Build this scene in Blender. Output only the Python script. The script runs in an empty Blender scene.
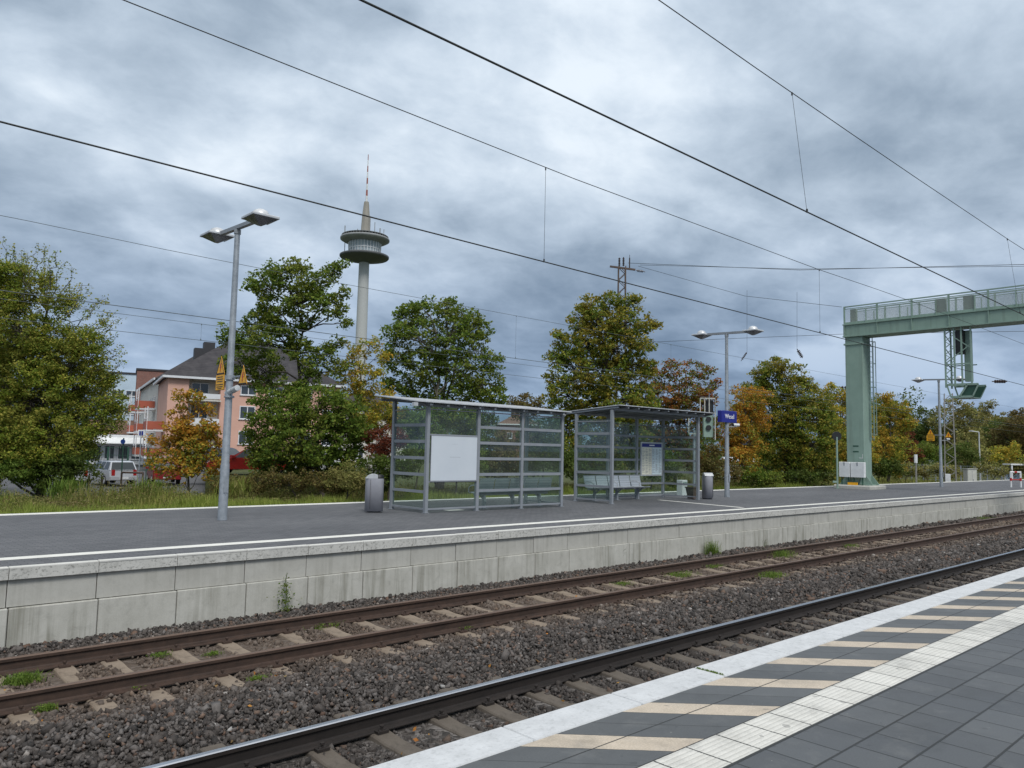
import bpy, math, random
import numpy as np
from mathutils import Vector, Matrix
random.seed(7); rng = np.random.default_rng(7)
S = bpy.context.scene
COL = S.collection
# ------------------------------------------------------------------ camera
CAMH = 1.65; FOC = 769.0
YAW, PITCH, ROLL = 0.82511658, 0.08629973, 0.02129598
F_ = np.array([math.cos(YAW)*math.cos(PITCH), math.sin(YAW)*math.cos(PITCH), math.sin(PITCH)])
R0 = np.cross(F_, [0, 0, 1]); R0 /= np.linalg.norm(R0); U0 = np.cross(R0, F_)
R_ = math.cos(ROLL)*R0+math.sin(ROLL)*U0; U_ = -math.sin(ROLL)*R0+math.cos(ROLL)*U0
cam = bpy.data.cameras.new('camera'); co = bpy.data.objects.new('camera', cam); COL.objects.link(co)
co.matrix_world = Matrix(((R_[0], U_[0], -F_[0], 0), (R_[1], U_[1], -F_[1], 0), (R_[2], U_[2], -F_[2], CAMH), (0, 0, 0, 1)))
cam.sensor_width = 36; cam.lens = FOC/1024*36; cam.clip_start = 0.05; cam.clip_end = 12000
S.camera = co
# ------------------------------------------------------------------ sky, sun, exposure
SUN_EL, SUN_AZ = math.radians(48), math.radians(250)   # sun high behind the clouds
W = bpy.data.worlds.new('World'); S.world = W; W.use_nodes = True
def nrm_z(sp, nd, L):                                          # 0 in the lower sky, 1 overhead: thin warm-white cloud there
    n = nd('ShaderNodeMapRange'); L.new(sp.outputs[2], n.inputs[0]); n.inputs[1].default_value = .52; n.inputs[2].default_value = .85; return n.outputs[0]
def build_world():
    nt = W.node_tree; N = nt.nodes; L = nt.links; N.clear()
    def nd(t, **k):
        n = N.new(t)
        for a, b in k.items(): setattr(n, a, b)
        return n
    def mth(op, a, b=None, clamp=False):
        n = nd('ShaderNodeMath', operation=op, use_clamp=clamp)
        for i, v in enumerate((a, b)):
            if v is None: continue
            if isinstance(v, (int, float)): n.inputs[i].default_value = v
            else: L.new(v, n.inputs[i])
        return n.outputs[0]
    tc = nd('ShaderNodeTexCoord'); sp = nd('ShaderNodeSeparateXYZ'); L.new(tc.outputs['Generated'], sp.inputs[0])
    z = mth('MAXIMUM', sp.outputs[2], 0.0)
    den = mth('ADD', z, 0.33)
    cb = nd('ShaderNodeCombineXYZ'); L.new(mth('DIVIDE', sp.outputs[0], den), cb.inputs[0]); L.new(mth('DIVIDE', sp.outputs[1], den), cb.inputs[1])
    cb.inputs[2].default_value = 3.3
    def noise(scale, det, rough, dist=0.0, off=0.0):
        mp = nd('ShaderNodeMapping'); L.new(cb.outputs[0], mp.inputs[0]); mp.inputs[1].default_value = (off, off*.7, off*.3)
        mp.inputs[2].default_value = (0, 0, .8); mp.inputs[3].default_value = (1, 1.15, 1)
        n = nd('ShaderNodeTexNoise'); L.new(mp.outputs[0], n.inputs['Vector'])
        n.inputs['Scale'].default_value = scale; n.inputs['Detail'].default_value = det; n.inputs['Roughness'].default_value = rough; n.inputs['Distortion'].default_value = dist
        return n.outputs['Fac']
    a = noise(1.35, 3, .45, .15, 11.3); b_ = noise(3.4, 5, .52, .15, 9.0); c_ = noise(7.0, 8, .62, .25, 2.0)
    v = mth('ADD', mth('ADD', mth('MULTIPLY', a, .53), mth('MULTIPLY', b_, .32)), mth('MULTIPLY', c_, .15))
    r = nd('ShaderNodeValToRGB'); L.new(v, r.inputs[0]); r.color_ramp.interpolation = 'B_SPLINE'
    e = r.color_ramp.elements
    e[0].position = .385; e[0].color = (.205, .275, .365, 1)
    e[1].position = .625; e[1].color = (.78, .855, .93, 1)
    m = e.new(.455); m.color = (.325, .405, .50, 1)
    m = e.new(.52); m.color = (.465, .555, .66, 1)
    m = e.new(.575); m.color = (.61, .70, .80, 1)
    # the cloud deck is darker and bluer towards the horizon, brighter overhead (where the sun stands behind it)
    hz = nd('ShaderNodeMapRange'); L.new(sp.outputs[2], hz.inputs[0]); hz.inputs[1].default_value = 0.0; hz.inputs[2].default_value = .36
    hz.interpolation_type = 'SMOOTHSTEP'
    mx = nd('ShaderNodeMix', data_type='RGBA', blend_type='MULTIPLY'); mx.inputs[0].default_value = 1
    L.new(r.outputs[0], mx.inputs[6])
    tint = nd('ShaderNodeMix', data_type='RGBA'); L.new(hz.outputs[0], tint.inputs[0])
    tint.inputs[6].default_value = (.46, .55, .69, 1); tint.inputs[7].default_value = (1, 1, 1, 1)
    L.new(tint.outputs[2], mx.inputs[7])
    zn = nd('ShaderNodeMapRange'); L.new(sp.outputs[2], zn.inputs[0]); zn.inputs[1].default_value = .50; zn.inputs[2].default_value = .95
    zn.inputs[3].default_value = 1.0; zn.inputs[4].default_value = 1.8; zn.interpolation_type = 'SMOOTHSTEP'
    vm = nd('ShaderNodeVectorMath', operation='SCALE'); wz = nd('ShaderNodeMix', data_type='RGBA'); L.new(nrm_z(sp, nd, L), wz.inputs[0]); L.new(mx.outputs[2], wz.inputs[6]); wz.inputs[7].default_value = (.64, .655, .665, 1); L.new(wz.outputs[2], vm.inputs[0]); L.new(zn.outputs[0], vm.inputs['Scale'])
    bgc = nd('ShaderNodeBackground'); L.new(vm.outputs[0], bgc.inputs[0]); bgc.inputs[1].default_value = 1.18
    sky = nd('ShaderNodeTexSky', sky_type='NISHITA'); sky.sun_disc = False; sky.sun_elevation = SUN_EL; sky.sun_rotation = math.radians(90)-SUN_AZ
    bgs = nd('ShaderNodeBackground'); L.new(sky.outputs[0], bgs.inputs[0]); bgs.inputs[1].default_value = .06
    ms = nd('ShaderNodeMixShader'); ms.inputs[0].default_value = .93; L.new(bgs.outputs[0], ms.inputs[1]); L.new(bgc.outputs[0], ms.inputs[2])
    out = nd('ShaderNodeOutputWorld'); L.new(ms.outputs[0], out.inputs[0])
build_world()
sl = bpy.data.lights.new('sun', 'SUN'); sl.energy = 2.0; sl.angle = math.radians(17); sl.color = (1, .975, .945)
so = bpy.data.objects.new('sun', sl); COL.objects.link(so)
sd = Vector((math.cos(SUN_AZ)*math.cos(SUN_EL), math.sin(SUN_AZ)*math.cos(SUN_EL), math.sin(SUN_EL)))
so.rotation_euler = sd.to_track_quat('Z', 'Y').to_euler()
S.view_settings.view_transform = 'Standard'; S.view_settings.look = 'None'; S.view_settings.exposure = 0.0; S.view_settings.gamma = 1
# ------------------------------------------------------------------ survey helpers (pixel sighting -> place in the world)
C0 = np.array([0, 0, CAMH])
def ray(u, v): return F_+(u-512)/FOC*R_-(v-384)/FOC*U_
def at(u, v, d): return C0+ray(u, v)*d                        # at depth d
def gnd(u, v, z=0.0):
    r = ray(u, v); return C0+r*((CAMH-z)/-r[2])
def base(u, d, z=-1.05):                                       # point on level z at image column u and depth d
    v = 440.0
    for _ in range(8):
        p = at(u, v, d); v += (p[2]-z)*FOC/d
    return at(u, v, d)
def zat(b, v):                                                 # height above b at which the vertical through b crosses pixel row v
    z = 0.0
    for _ in range(12):
        q = np.array([b[0], b[1], b[2]+z])-C0; dd = q@F_; vv = 384-FOC*(q@U_)/dd; z += (vv-v)*dd/FOC
    return z
# ------------------------------------------------------------------ object helpers
def link(name, data=None): o = bpy.data.objects.new(name, data); COL.objects.link(o); return o
def tag(o, label=None, cat=None, group=None, kind=None):
    if label: o['label'] = label
    if cat: o['category'] = cat
    if group: o['group'] = group
    if kind: o['kind'] = kind
    return o
def thing(name, label, cat, loc=(0, 0, 0), rz=0.0, group=None):
    o = link(name); o.location = Vector([float(c) for c in loc]); o.rotation_euler = (0, 0, rz); o.empty_display_size = .2
    return tag(o, label, cat, group)
def copy_tree(o, parent=None):
    c = o.copy(); COL.objects.link(c)
    if parent is not None: c.parent = parent
    for ch in list(o.children): copy_tree(ch, c)
    return c
class MB:
    def __init__(s): s.v = []; s.f = []; s.m = []; s.smooth = []
    def add(s, vs, fs, m=0, sm=False):
        n = len(s.v); s.v += [tuple(map(float, p)) for p in vs]
        s.f += [tuple(i+n for i in f) for f in fs]; s.m += [m]*len(fs); s.smooth += [sm]*len(fs); return s
    def box(s, x0, x1, y0, y1, z0, z1, m=0, M=None):
        vs = [(x, y, z) for z in (z0, z1) for x, y in ((x0, y0), (x1, y0), (x1, y1), (x0, y1))]
        if M is not None: vs = [tuple(M @ Vector(p)) for p in vs]
        return s.add(vs, [(3, 2, 1, 0), (4, 5, 6, 7), (0, 1, 5, 4), (1, 2, 6, 5), (2, 3, 7, 6), (3, 0, 4, 7)], m)
    def bbox(s, x0, x1, y0, y1, z0, z1, b=.01, m=0):           # box with chamfered top and vertical edges
        def ring(i, z): return [(x0+i, y0+b, z), (x0+b, y0+i, z), (x1-b, y0+i, z), (x1-i, y0+b, z), (x1-i, y1-b, z), (x1-b, y1-i, z), (x0+b, y1-i, z), (x0+i, y1-b, z)]
        vs = ring(0, z0)+ring(0, z1-b)+ring(b*.7, z1)
        fs = [tuple(range(7, -1, -1)), tuple(range(16, 24))]
        for r in (0, 8):
            for i in range(8): j = (i+1) % 8; fs.append((r+i, r+j, r+8+j, r+8+i))
        return s.add(vs, fs, m)
    def tube(s, p0, p1, r0, r1=None, n=8, m=0, cap=True, sm=True):
        r1 = r0 if r1 is None else r1
        p0 = Vector([float(c) for c in p0]); p1 = Vector([float(c) for c in p1]); d = (p1-p0)
        if d.length < 1e-6: return s
        d.normalize(); a = d.orthogonal().normalized(); b = d.cross(a)
        vs = []
        for p, r in ((p0, r0), (p1, r1)):
            for i in range(n):
                t = 2*math.pi*i/n; vs.append(p+a*(r*math.cos(t))+b*(r*math.sin(t)))
        s.add(vs, [(i, (i+1) % n, n+(i+1) % n, n+i) for i in range(n)], m, sm)
        if cap: s.add(vs, [tuple(range(n-1, -1, -1)), tuple(range(n, 2*n))], m)
        return s
    def path(s, pts, r, n=6, m=0):
        for a, b in zip(pts[:-1], pts[1:]): s.tube(a, b, r, r, n, m, cap=False)
        return s
    def bar(s, p0, p1, w, h, up=(0, 0, 1), m=0):               # rectangular bar; w sideways, h along up
        p0 = Vector([float(c) for c in p0]); p1 = Vector([float(c) for c in p1]); d = (p1-p0).normalized(); up = Vector(up)
        if abs(d.dot(up)) > .99: up = Vector((1, 0, 0))
        sd_ = d.cross(up).normalized(); u = sd_.cross(d).normalized(); vs = []
        for p in (p0, p1):
            for a, b in ((-1, -1), (1, -1), (1, 1), (-1, 1)): vs.append(p+sd_*(a*w/2)+u*(b*h/2))
        return s.add(vs, [(3, 2, 1, 0), (4, 5, 6, 7), (0, 1, 5, 4), (1, 2, 6, 5), (2, 3, 7, 6), (3, 0, 4, 7)], m)
    def lathe(s, prof, c=(0, 0, 0), n=24, m=0, sm=True):       # prof: (r,z) bottom to top
        vs = []; c = [float(q) for q in c]
        for r, z in prof:
            for i in range(n): t = 2*math.pi*i/n; vs.append((c[0]+r*math.cos(t), c[1]+r*math.sin(t), c[2]+z))
        fs = []
        for k in range(len(prof)-1):
            for i in range(n): j = (i+1) % n; fs.append((k*n+i, k*n+j, (k+1)*n+j, (k+1)*n+i))
        s.add(vs, fs, m, sm)
        return s.add(vs, [tuple(range(n-1, -1, -1)), tuple(range((len(prof)-1)*n, len(prof)*n))], m)
    def prism(s, poly, a, b, axis='x', m=0):                   # poly in the plane across axis, between a and b
        def P(q, t): return {'x': (t, q[0], q[1]), 'y': (q[0], t, q[1]), 'z': (q[0], q[1], t)}[axis]
        n = len(poly); vs = [P(q, a) for q in poly]+[P(q, b) for q in poly]
        return s.add(vs, [(i, (i+1) % n, n+(i+1) % n, n+i) for i in range(n)]+[tuple(range(n-1, -1, -1)), tuple(range(n, 2*n))], m)
    def quad(s, a, b, c, d, m=0): return s.add([a, b, c, d], [(0, 1, 2, 3)], m)
    def build(s, name, mat, parent=None, fix=True):
        me = bpy.data.meshes.new(name); me.from_pydata(s.v, [], s.f)
        for x in (mat if isinstance(mat, (list, tuple)) else [mat]): me.materials.append(x)
        me.polygons.foreach_set('material_index', s.m); me.polygons.foreach_set('use_smooth', s.smooth)
        if fix:
            import bmesh
            bm = bmesh.new(); bm.from_mesh(me); bmesh.ops.recalc_face_normals(bm, faces=bm.faces); bm.to_mesh(me); bm.free()
        me.update(); o = link(name, me)
        if parent is not None: o.parent = parent
        return o
def np_mesh(name, V, Fa, mat, parent=None, mi=None):           # V (n,3), Fa (m,k) all faces the same size
    me = bpy.data.meshes.new(name); k = Fa.shape[1]
    me.vertices.add(len(V)); me.vertices.foreach_set('co', V.astype(np.float32).ravel())
    me.loops.add(Fa.size); me.loops.foreach_set('vertex_index', Fa.astype(np.int32).ravel())
    me.polygons.add(len(Fa)); me.polygons.foreach_set('loop_start', np.arange(0, Fa.size, k, dtype=np.int32))
    for x in (mat if isinstance(mat, (list, tuple)) else [mat]): me.materials.append(x)
    if mi is not None: me.polygons.foreach_set('material_index', mi.astype(np.int32))
    me.update(calc_edges=True); o = link(name, me)
    if parent is not None: o.parent = parent
    return o
def text_mesh(name, txt, size, mat, M, parent=None, depth=.004, align='CENTER'):
    cu = bpy.data.curves.new(name, 'FONT'); cu.body = txt; cu.size = size; cu.extrude = depth; cu.align_x = align; cu.align_y = 'CENTER'; cu.resolution_u = 3
    t = bpy.data.objects.new(name, cu); COL.objects.link(t); bpy.context.view_layer.update()
    me = bpy.data.meshes.new_from_object(t); bpy.data.objects.remove(t); me.transform(M); me.materials.clear(); me.materials.append(mat)
    o = link(name, me)
    if parent is not None: o.parent = parent
    return o
# ------------------------------------------------------------------ materials
class NT:
    def __init__(s, name):
        s.mat = bpy.data.materials.new(name); s.mat.use_nodes = True; s.t = s.mat.node_tree; s.N = s.t.nodes; s.L = s.t.links
        s.b = s.N['Principled BSDF']; s.tc = s.nd('ShaderNodeTexCoord')
    def nd(s, t, **k):
        n = s.N.new(t)
        for a, b in k.items(): setattr(n, a, b)
        return n
    def put(s, sock, v):
        if isinstance(v, bpy.types.NodeSocket): s.L.new(v, sock)
        elif isinstance(v, (tuple, list)) and len(v) == 3 and sock.type == 'RGBA': sock.default_value = (*v, 1)
        else: sock.default_value = v
    def m(s, op, a, b=None, c=None, clamp=False):
        n = s.nd('ShaderNodeMath', operation=op, use_clamp=clamp)
        for i, v in enumerate((a, b, c)):
            if v is not None: s.put(n.inputs[i], v)
        return n.outputs[0]
    def vec(s, scale=(1, 1, 1), rot=(0, 0, 0), loc=(0, 0, 0), coord='Object'):
        mp = s.nd('ShaderNodeMapping'); s.L.new(s.tc.outputs[coord], mp.inputs[0])
        mp.inputs[1].default_value = loc; mp.inputs[2].default_value = rot; mp.inputs[3].default_value = scale; return mp.outputs[0]
    def noise(s, scale, det=4, rough=.55, vec=None, dist=0):
        n = s.nd('ShaderNodeTexNoise'); s.L.new(vec or s.tc.outputs['Object'], n.inputs['Vector'])
        n.inputs['Scale'].default_value = scale; n.inputs['Detail'].default_value = det; n.inputs['Roughness'].default_value = rough; n.inputs['Distortion'].default_value = dist
        return n.outputs['Fac']
    def ramp(s, fac, stops, interp='LINEAR'):
        r = s.nd('ShaderNodeValToRGB'); s.put(r.inputs[0], fac); cr = r.color_ramp; cr.interpolation = interp
        cr.elements[0].position, cr.elements[0].color = stops[0][0], (*stops[0][1], 1)
        cr.elements[1].position, cr.elements[1].color = stops[-1][0], (*stops[-1][1], 1)
        for p, c in stops[1:-1]: cr.elements.new(p).color = (*c, 1)
        return r.outputs[0]
    def step(s, v, a, b):                                     # smooth 0..1 between a and b
        n = s.nd('ShaderNodeMapRange'); s.put(n.inputs[0], v); n.inputs[1].default_value = a; n.inputs[2].default_value = b; return n.outputs[0]
    def mix(s, f, a, b, mode='MIX'):
        n = s.nd('ShaderNodeMix', data_type='RGBA', blend_type=mode); s.put(n.inputs[0], f); s.put(n.inputs[6], a); s.put(n.inputs[7], b); return n.outputs[2]
    def bump(s, h, strength=.3, dist=.01):
        n = s.nd('ShaderNodeBump'); s.put(n.inputs['Height'], h); n.inputs['Strength'].default_value = strength; n.inputs['Distance'].default_value = dist
        s.L.new(n.outputs[0], s.b.inputs['Normal'])
    def xyz(s, coord='Object'):
        n = s.nd('ShaderNodeSeparateXYZ'); s.L.new(s.tc.outputs[coord], n.inputs[0]); return n.outputs
    def fin(s, col=None, rough=None, metal=None, spec=None):
        for k, v in (('Base Color', col), ('Roughness', rough), ('Metallic', metal), ('Specular IOR Level', spec)):
            if v is not None: s.put(s.b.inputs[k], v)
        return s.mat
def pm(name, c, c2=None, scale=3, rough=.6, metal=0.0, bump=0.0, det=5, bscale=None, spec=None):
    n = NT(name); c2 = c2 or tuple(x*.78 for x in c)
    col = n.ramp(n.noise(scale, det, .6), [(.32, c2), (.68, c)])
    if bump: n.bump(n.noise(bscale or scale*6, 4), .4, bump)
    r = n.m('ADD', n.m('MULTIPLY', n.noise(scale*2.3, 3), .25), rough-.12)
    return n.fin(col, r, metal, spec)
M = {}
M['galv'] = pm('galvanised_steel', (.36, .39, .42), (.25, .275, .30), 9, .5, .35)
M['shelter'] = pm('grey_painted_steel', (.27, .288, .31), (.22, .238, .26), 2, .45)
M['alu'] = pm('aluminium_edge', (.62, .63, .64), (.45, .46, .47), 5, .4, .3)
M['green'] = pm('sage_green_paint', (.235, .330, .275), (.20, .285, .235), 1.2, .5)
def mat_green():
    n = NT('sage_green_paint'); a = n.noise(1.2, 6, .6); s = n.noise(1.0, 5, .65, n.vec((5, 5, .25)))
    col = n.ramp(a, [(.3, (.205, .295, .245)), (.7, (.25, .35, .29))]); col = n.mix(n.m('MULTIPLY', n.step(s, .5, .68), .28), col, (.11, .13, .10))
    r_ = n.step(n.noise(14, 5, .7), .68, .74); col = n.mix(n.m('MULTIPLY', r_, .5), col, (.13, .075, .045)); return n.fin(col, .55)
M['green'] = mat_green()
M['darkgreen'] = pm('dark_green_paint', (.03, .09, .06), None, 3, .5)
M['white'] = pm('white_paint', (.74, .75, .75), (.62, .63, .62), 3, .5)
M['board'] = pm('pale_board', (.60, .64, .68), (.55, .595, .64), 1.2, .35)
M['black'] = pm('black_paint', (.015, .016, .018), None, 4, .5)
M['wire'] = pm('oxidised_wire', (.03, .035, .035), None, 4, .6)
M['bin'] = pm('bin_grey_metal', (.40, .40, .43), (.34, .34, .37), 4, .42, .2)
M['yellow'] = pm('warning_yellow', (.85, .42, .01), (.75, .36, .01), 6, .4)
M['red'] = pm('red_paint', (.45, .02, .015), (.35, .015, .012), 3, .3)
M['blue'] = pm('station_blue', (.012, .018, .23), (.01, .014, .19), 2, .35)
M['lettering'] = pm('white_lettering', (.85, .85, .86), (.8, .8, .8), 2, .4)
M['rustmast'] = pm('rusty_mast_steel', (.13, .09, .072), (.085, .065, .055), 6, .8)
M['mastgrey'] = pm('weathered_mast_steel', (.30, .29, .26), (.2, .19, .17), 5, .7)
M['ceramic'] = pm('brown_ceramic', (.05, .03, .025), None, 5, .3)
M['cabinet'] = pm('pale_cabinet', (.52, .52, .46), (.42, .42, .37), 3, .6)
M['bark'] = pm('bark', (.10, .085, .065), (.045, .038, .03), 7, .9, 0, .02)
M['barklight'] = pm('pale_bark', (.20, .18, .14), (.09, .08, .06), 5, .9, 0, .02)
def lamp_plate():
    n = NT('lamp_reflector'); return n.fin((.5, .52, .55), .25, .85)
M['mirror'] = lamp_plate()
def glass(name, tint, ior=1.5, rough=.02, thick=.12):
    n = NT(name); n.N.remove(n.b); out = n.N['Material Output']
    tr = n.nd('ShaderNodeBsdfTransparent'); tr.inputs[0].default_value = (*tint, 1)
    gl = n.nd('ShaderNodeBsdfGlossy'); gl.inputs['Roughness'].default_value = rough
    df = n.nd('ShaderNodeBsdfDiffuse'); df.inputs[0].default_value = (.35, .38, .37, 1)
    fr = n.nd('ShaderNodeLayerWeight'); fr.inputs[0].default_value = .5
    m1 = n.nd('ShaderNodeMixShader'); n.L.new(n.m('ADD', n.m('MULTIPLY', n.m('POWER', fr.outputs['Facing'], 3.5), .45), .03), m1.inputs[0]); n.L.new(tr.outputs[0], m1.inputs[1]); n.L.new(gl.outputs[0], m1.inputs[2])
    m2 = n.nd('ShaderNodeMixShader')                            # dust film, patchy
    dust = n.m('MULTIPLY', n.noise(3.2, 5, .6), thick); n.L.new(dust, m2.inputs[0]); n.L.new(m1.outputs[0], m2.inputs[1]); n.L.new(df.outputs[0], m2.inputs[2])
    n.L.new(m2.outputs[0], out.inputs[0]); return n.mat
M['glass'] = glass('shelter_glass', (.86, .92, .895), thick=.09)
M['window'] = pm('dark_window_glass', (.06, .075, .09), (.03, .04, .05), .5, .12, 0, 0, spec=.8)
M['lens'] = pm('frosted_lens', (.55, .57, .58), (.48, .5, .5), 4, .3)

def mat_tiles():
    """near platform paving: skewed hatch band, ribbed guide strip, square dark slabs"""
    n = NT('platform_paving'); X, Y, Z = n.xyz()
    nz = n.noise(1.6, 5, .6); fine = n.noise(90, 3, .7); mid = n.noise(14, 4, .6)
    def edge(v, period, off, w):                               # 1 on a joint
        f = n.m('FRACT', n.m('DIVIDE', n.m('SUBTRACT', v, off), period))
        d = n.m('MULTIPLY', n.m('SUBTRACT', .5, n.m('ABSOLUTE', n.m('SUBTRACT', f, .5))), period)
        return n.m('SUBTRACT', 1.0, n.step(d, w*.55, w), clamp=True), n.m('FLOOR', n.m('DIVIDE', n.m('SUBTRACT', v, off), period))
    wob = n.m('MULTIPLY', n.m('SUBTRACT', n.noise(30, 2), .5), .004)
    Yw = n.m('ADD', Y, wob); Xw = n.m('ADD', X, wob)
    # rows of dark slabs
    jy, iy = edge(Yw, .3015, 2.007, .0085)
    off = n.m('MULTIPLY', n.m('FRACT', n.m('MULTIPLY', iy, .5)), .305)
    jx, ix = edge(n.m('ADD', Xw, off), .3045, 5.05, .0065)
    wn = n.nd('ShaderNodeTexWhiteNoise'); cb = n.nd('ShaderNodeCombineXYZ'); n.L.new(ix, cb.inputs[0]); n.L.new(iy, cb.inputs[1]); n.L.new(cb.outputs[0], wn.inputs[0])
    dark = n.ramp(n.m('ADD', n.m('MULTIPLY', wn.outputs[0], .5), n.m('MULTIPLY', nz, .5)), [(.2, (.070, .074, .078)), (.8, (.100, .105, .108))])
    joint1 = n.m('MAXIMUM', jx, jy)
    # guide strip 2.32 .. 2.617
    rib = n.m('ABSOLUTE', n.m('SINE', n.m('MULTIPLY', Y, math.pi/.0372)))
    jg, ig = edge(n.m('ADD', Xw, n.m('MULTIPLY', n.m('SUBTRACT', n.noise(60, 3), .5), .012)), .3045, 4.12, .0075)
    gcol = n.ramp(n.m('ADD', n.m('MULTIPLY', nz, .6), n.m('MULTIPLY', mid, .4)), [(.3, (.53, .515, .465)), (.7, (.70, .68, .625))])
    gcol = n.mix(n.m('MULTIPLY', n.m('SUBTRACT', 1, n.step(rib, .0, .45)), .42), gcol, (.22, .21, .185))
    gw = n.step(n.noise(5, 5, .7), .5, .7); gcol = n.mix(n.m('MULTIPLY', gw, .25), gcol, (.33, .31, .26))
    # hatch band 2.617 .. 3.225, joints at 45 degrees
    sk = n.m('ADD', Xw, n.m('MULTIPLY', n.m('SUBTRACT', Yw, 3.213), 1.02))
    js, is_ = edge(sk, .3, 4.005, .0045)
    k3 = n.m('ABSOLUTE', n.m('SUBTRACT', is_, n.m('MULTIPLY', n.m('ROUND', n.m('DIVIDE', is_, 3)), 3)))
    bar = n.m('LESS_THAN', k3, .5)
    jm = n.m('SUBTRACT', 1, n.step(n.m('ABSOLUTE', n.m('SUBTRACT', Yw, 2.938)), .003, .006), clamp=True)
    beige = n.ramp(n.m('ADD', n.m('MULTIPLY', mid, .5), n.m('MULTIPLY', fine, .5)), [(.3, (.40, .335, .255)), (.7, (.56, .475, .375))])
    wn2 = n.nd('ShaderNodeTexWhiteNoise', noise_dimensions='1D'); n.L.new(is_, wn2.inputs['W'])
    hd = n.ramp(n.m('ADD', n.m('MULTIPLY', wn2.outputs[0], .4), n.m('MULTIPLY', nz, .6)), [(.2, (.074, .078, .080)), (.8, (.102, .107, .109))])
    hcol = n.mix(bar, hd, beige); joint3 = n.m('MAXIMUM', js, jm)
    inG = n.m('GREATER_THAN', Y, 2.320); inH = n.m('GREATER_THAN', Y, 2.617)
    col = n.mix(inG, dark, gcol); col = n.mix(inH, col, hcol)
    jj = n.mix(inG, joint1, jg); jj = n.mix(inH, jj, joint3)
    # joints at the band borders
    for yb in (2.320, 2.617):
        bj = n.m('SUBTRACT', 1, n.step(n.m('ABSOLUTE', n.m('SUBTRACT', Yw, yb)), .003, .006), clamp=True); jj = n.mix(1.0, jj, bj, 'LIGHTEN')
    # wear: speckle, drips, faint pale stains
    col = n.mix(.55, col, n.ramp(fine, [(.3, (.75, .75, .75)), (.7, (1.2, 1.2, 1.2))]), 'MULTIPLY')
    stain = n.step(n.noise(3.5, 6, .7), .54, .70); col = n.mix(n.m('MULTIPLY', stain, .24), col, (.20, .20, .19))
    dk = n.step(n.noise(1.7, 7, .72, dist=.6), .50, .68); col = n.mix(n.m('MULTIPLY', dk, .30), col, (.030, .031, .031))
    gum = n.step(n.noise(11, 2, .4), .72, .735); col = n.mix(n.m('MULTIPLY', gum, .4), col, (.035, .035, .036))
    spots = n.step(n.noise(23, 2, .5), .74, .77); col = n.mix(n.m('MULTIPLY', spots, .45), col, (.32, .32, .30))
    col = n.mix(n.m('MULTIPLY', jj, .95), col, (.018, .018, .016))
    h = n.m('SUBTRACT', n.m('ADD', n.m('MULTIPLY', fine, .05), n.m('MULTIPLY', n.m('MULTIPLY', rib, .6), n.m('SUBTRACT', inG, inH))), n.m('MULTIPLY', jj, 1.0))
    n.bump(h, .55, .006)
    return n.fin(col, n.m('ADD', n.m('MULTIPLY', nz, .25), .42), 0, .45)
M['tiles'] = mat_tiles()
def mat_concrete(name, lo, hi, streak=.0, dirt=.3, scale=2.0, pit=.0, moss=0.0):
    n = NT(name); a = n.noise(scale, 7, .65); f = n.noise(60, 4, .7)
    col = n.ramp(n.m('ADD', n.m('MULTIPLY', a, .7), n.m('MULTIPLY', f, .3)), [(.3, lo), (.7, hi)])
    if streak:
        s = n.noise(1.0, 6, .65, n.vec((9, 9, .35))); s2 = n.noise(.7, 3, .5)
        X, Y, Z = n.xyz()
        col = n.mix(n.m('MULTIPLY', n.m('MULTIPLY', n.step(s, .46, .66), n.step(s2, .38, .58)), streak), col, (.15, .145, .105))
    if dirt:
        d = n.step(n.noise(7, 8, .75, dist=.4), .52, .66); col = n.mix(n.m('MULTIPLY', d, dirt), col, tuple(x*.35 for x in lo))
    if pit:
        p = n.step(n.noise(26, 6, .8, n.vec((.8, 1, 1.0))), .53, .60); col = n.mix(n.m('MULTIPLY', p, pit), col, (.06, .06, .05))
    n.bump(n.m('ADD', n.m('MULTIPLY', f, .5), a), .3, .01)
    return n.fin(col, .85, 0, .3)
M['edge'] = mat_concrete('pale_edge_slab', (.44, .45, .455), (.60, .61, .615), dirt=.10, scale=5, pit=.16)
M['coping'] = mat_concrete('coping_top', (.50, .49, .45), (.66, .65, .61), dirt=.12)
M['copface'] = mat_concrete('coping_face', (.44, .435, .40), (.60, .59, .55), dirt=.3, pit=.55)
M['panel_up'] = mat_concrete('wall_panel', (.39, .38, .34), (.50, .49, .445), streak=.25, dirt=.12)
M['panel_lo'] = mat_concrete('wall_panel_streaked', (.38, .37, .325), (.55, .54, .49), streak=.6, dirt=.2)
M['line'] = mat_concrete('white_line_paint', (.58, .57, .52), (.74, .73, .68), dirt=.12)
M['sleeper'] = mat_concrete('sleeper_concrete', (.075, .062, .050), (.135, .115, .094), dirt=.35, scale=4)
M['sleeper_far'] = mat_concrete('sleeper_rusty', (.165, .128, .094), (.265, .212, .162), dirt=.4, scale=4)
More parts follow.
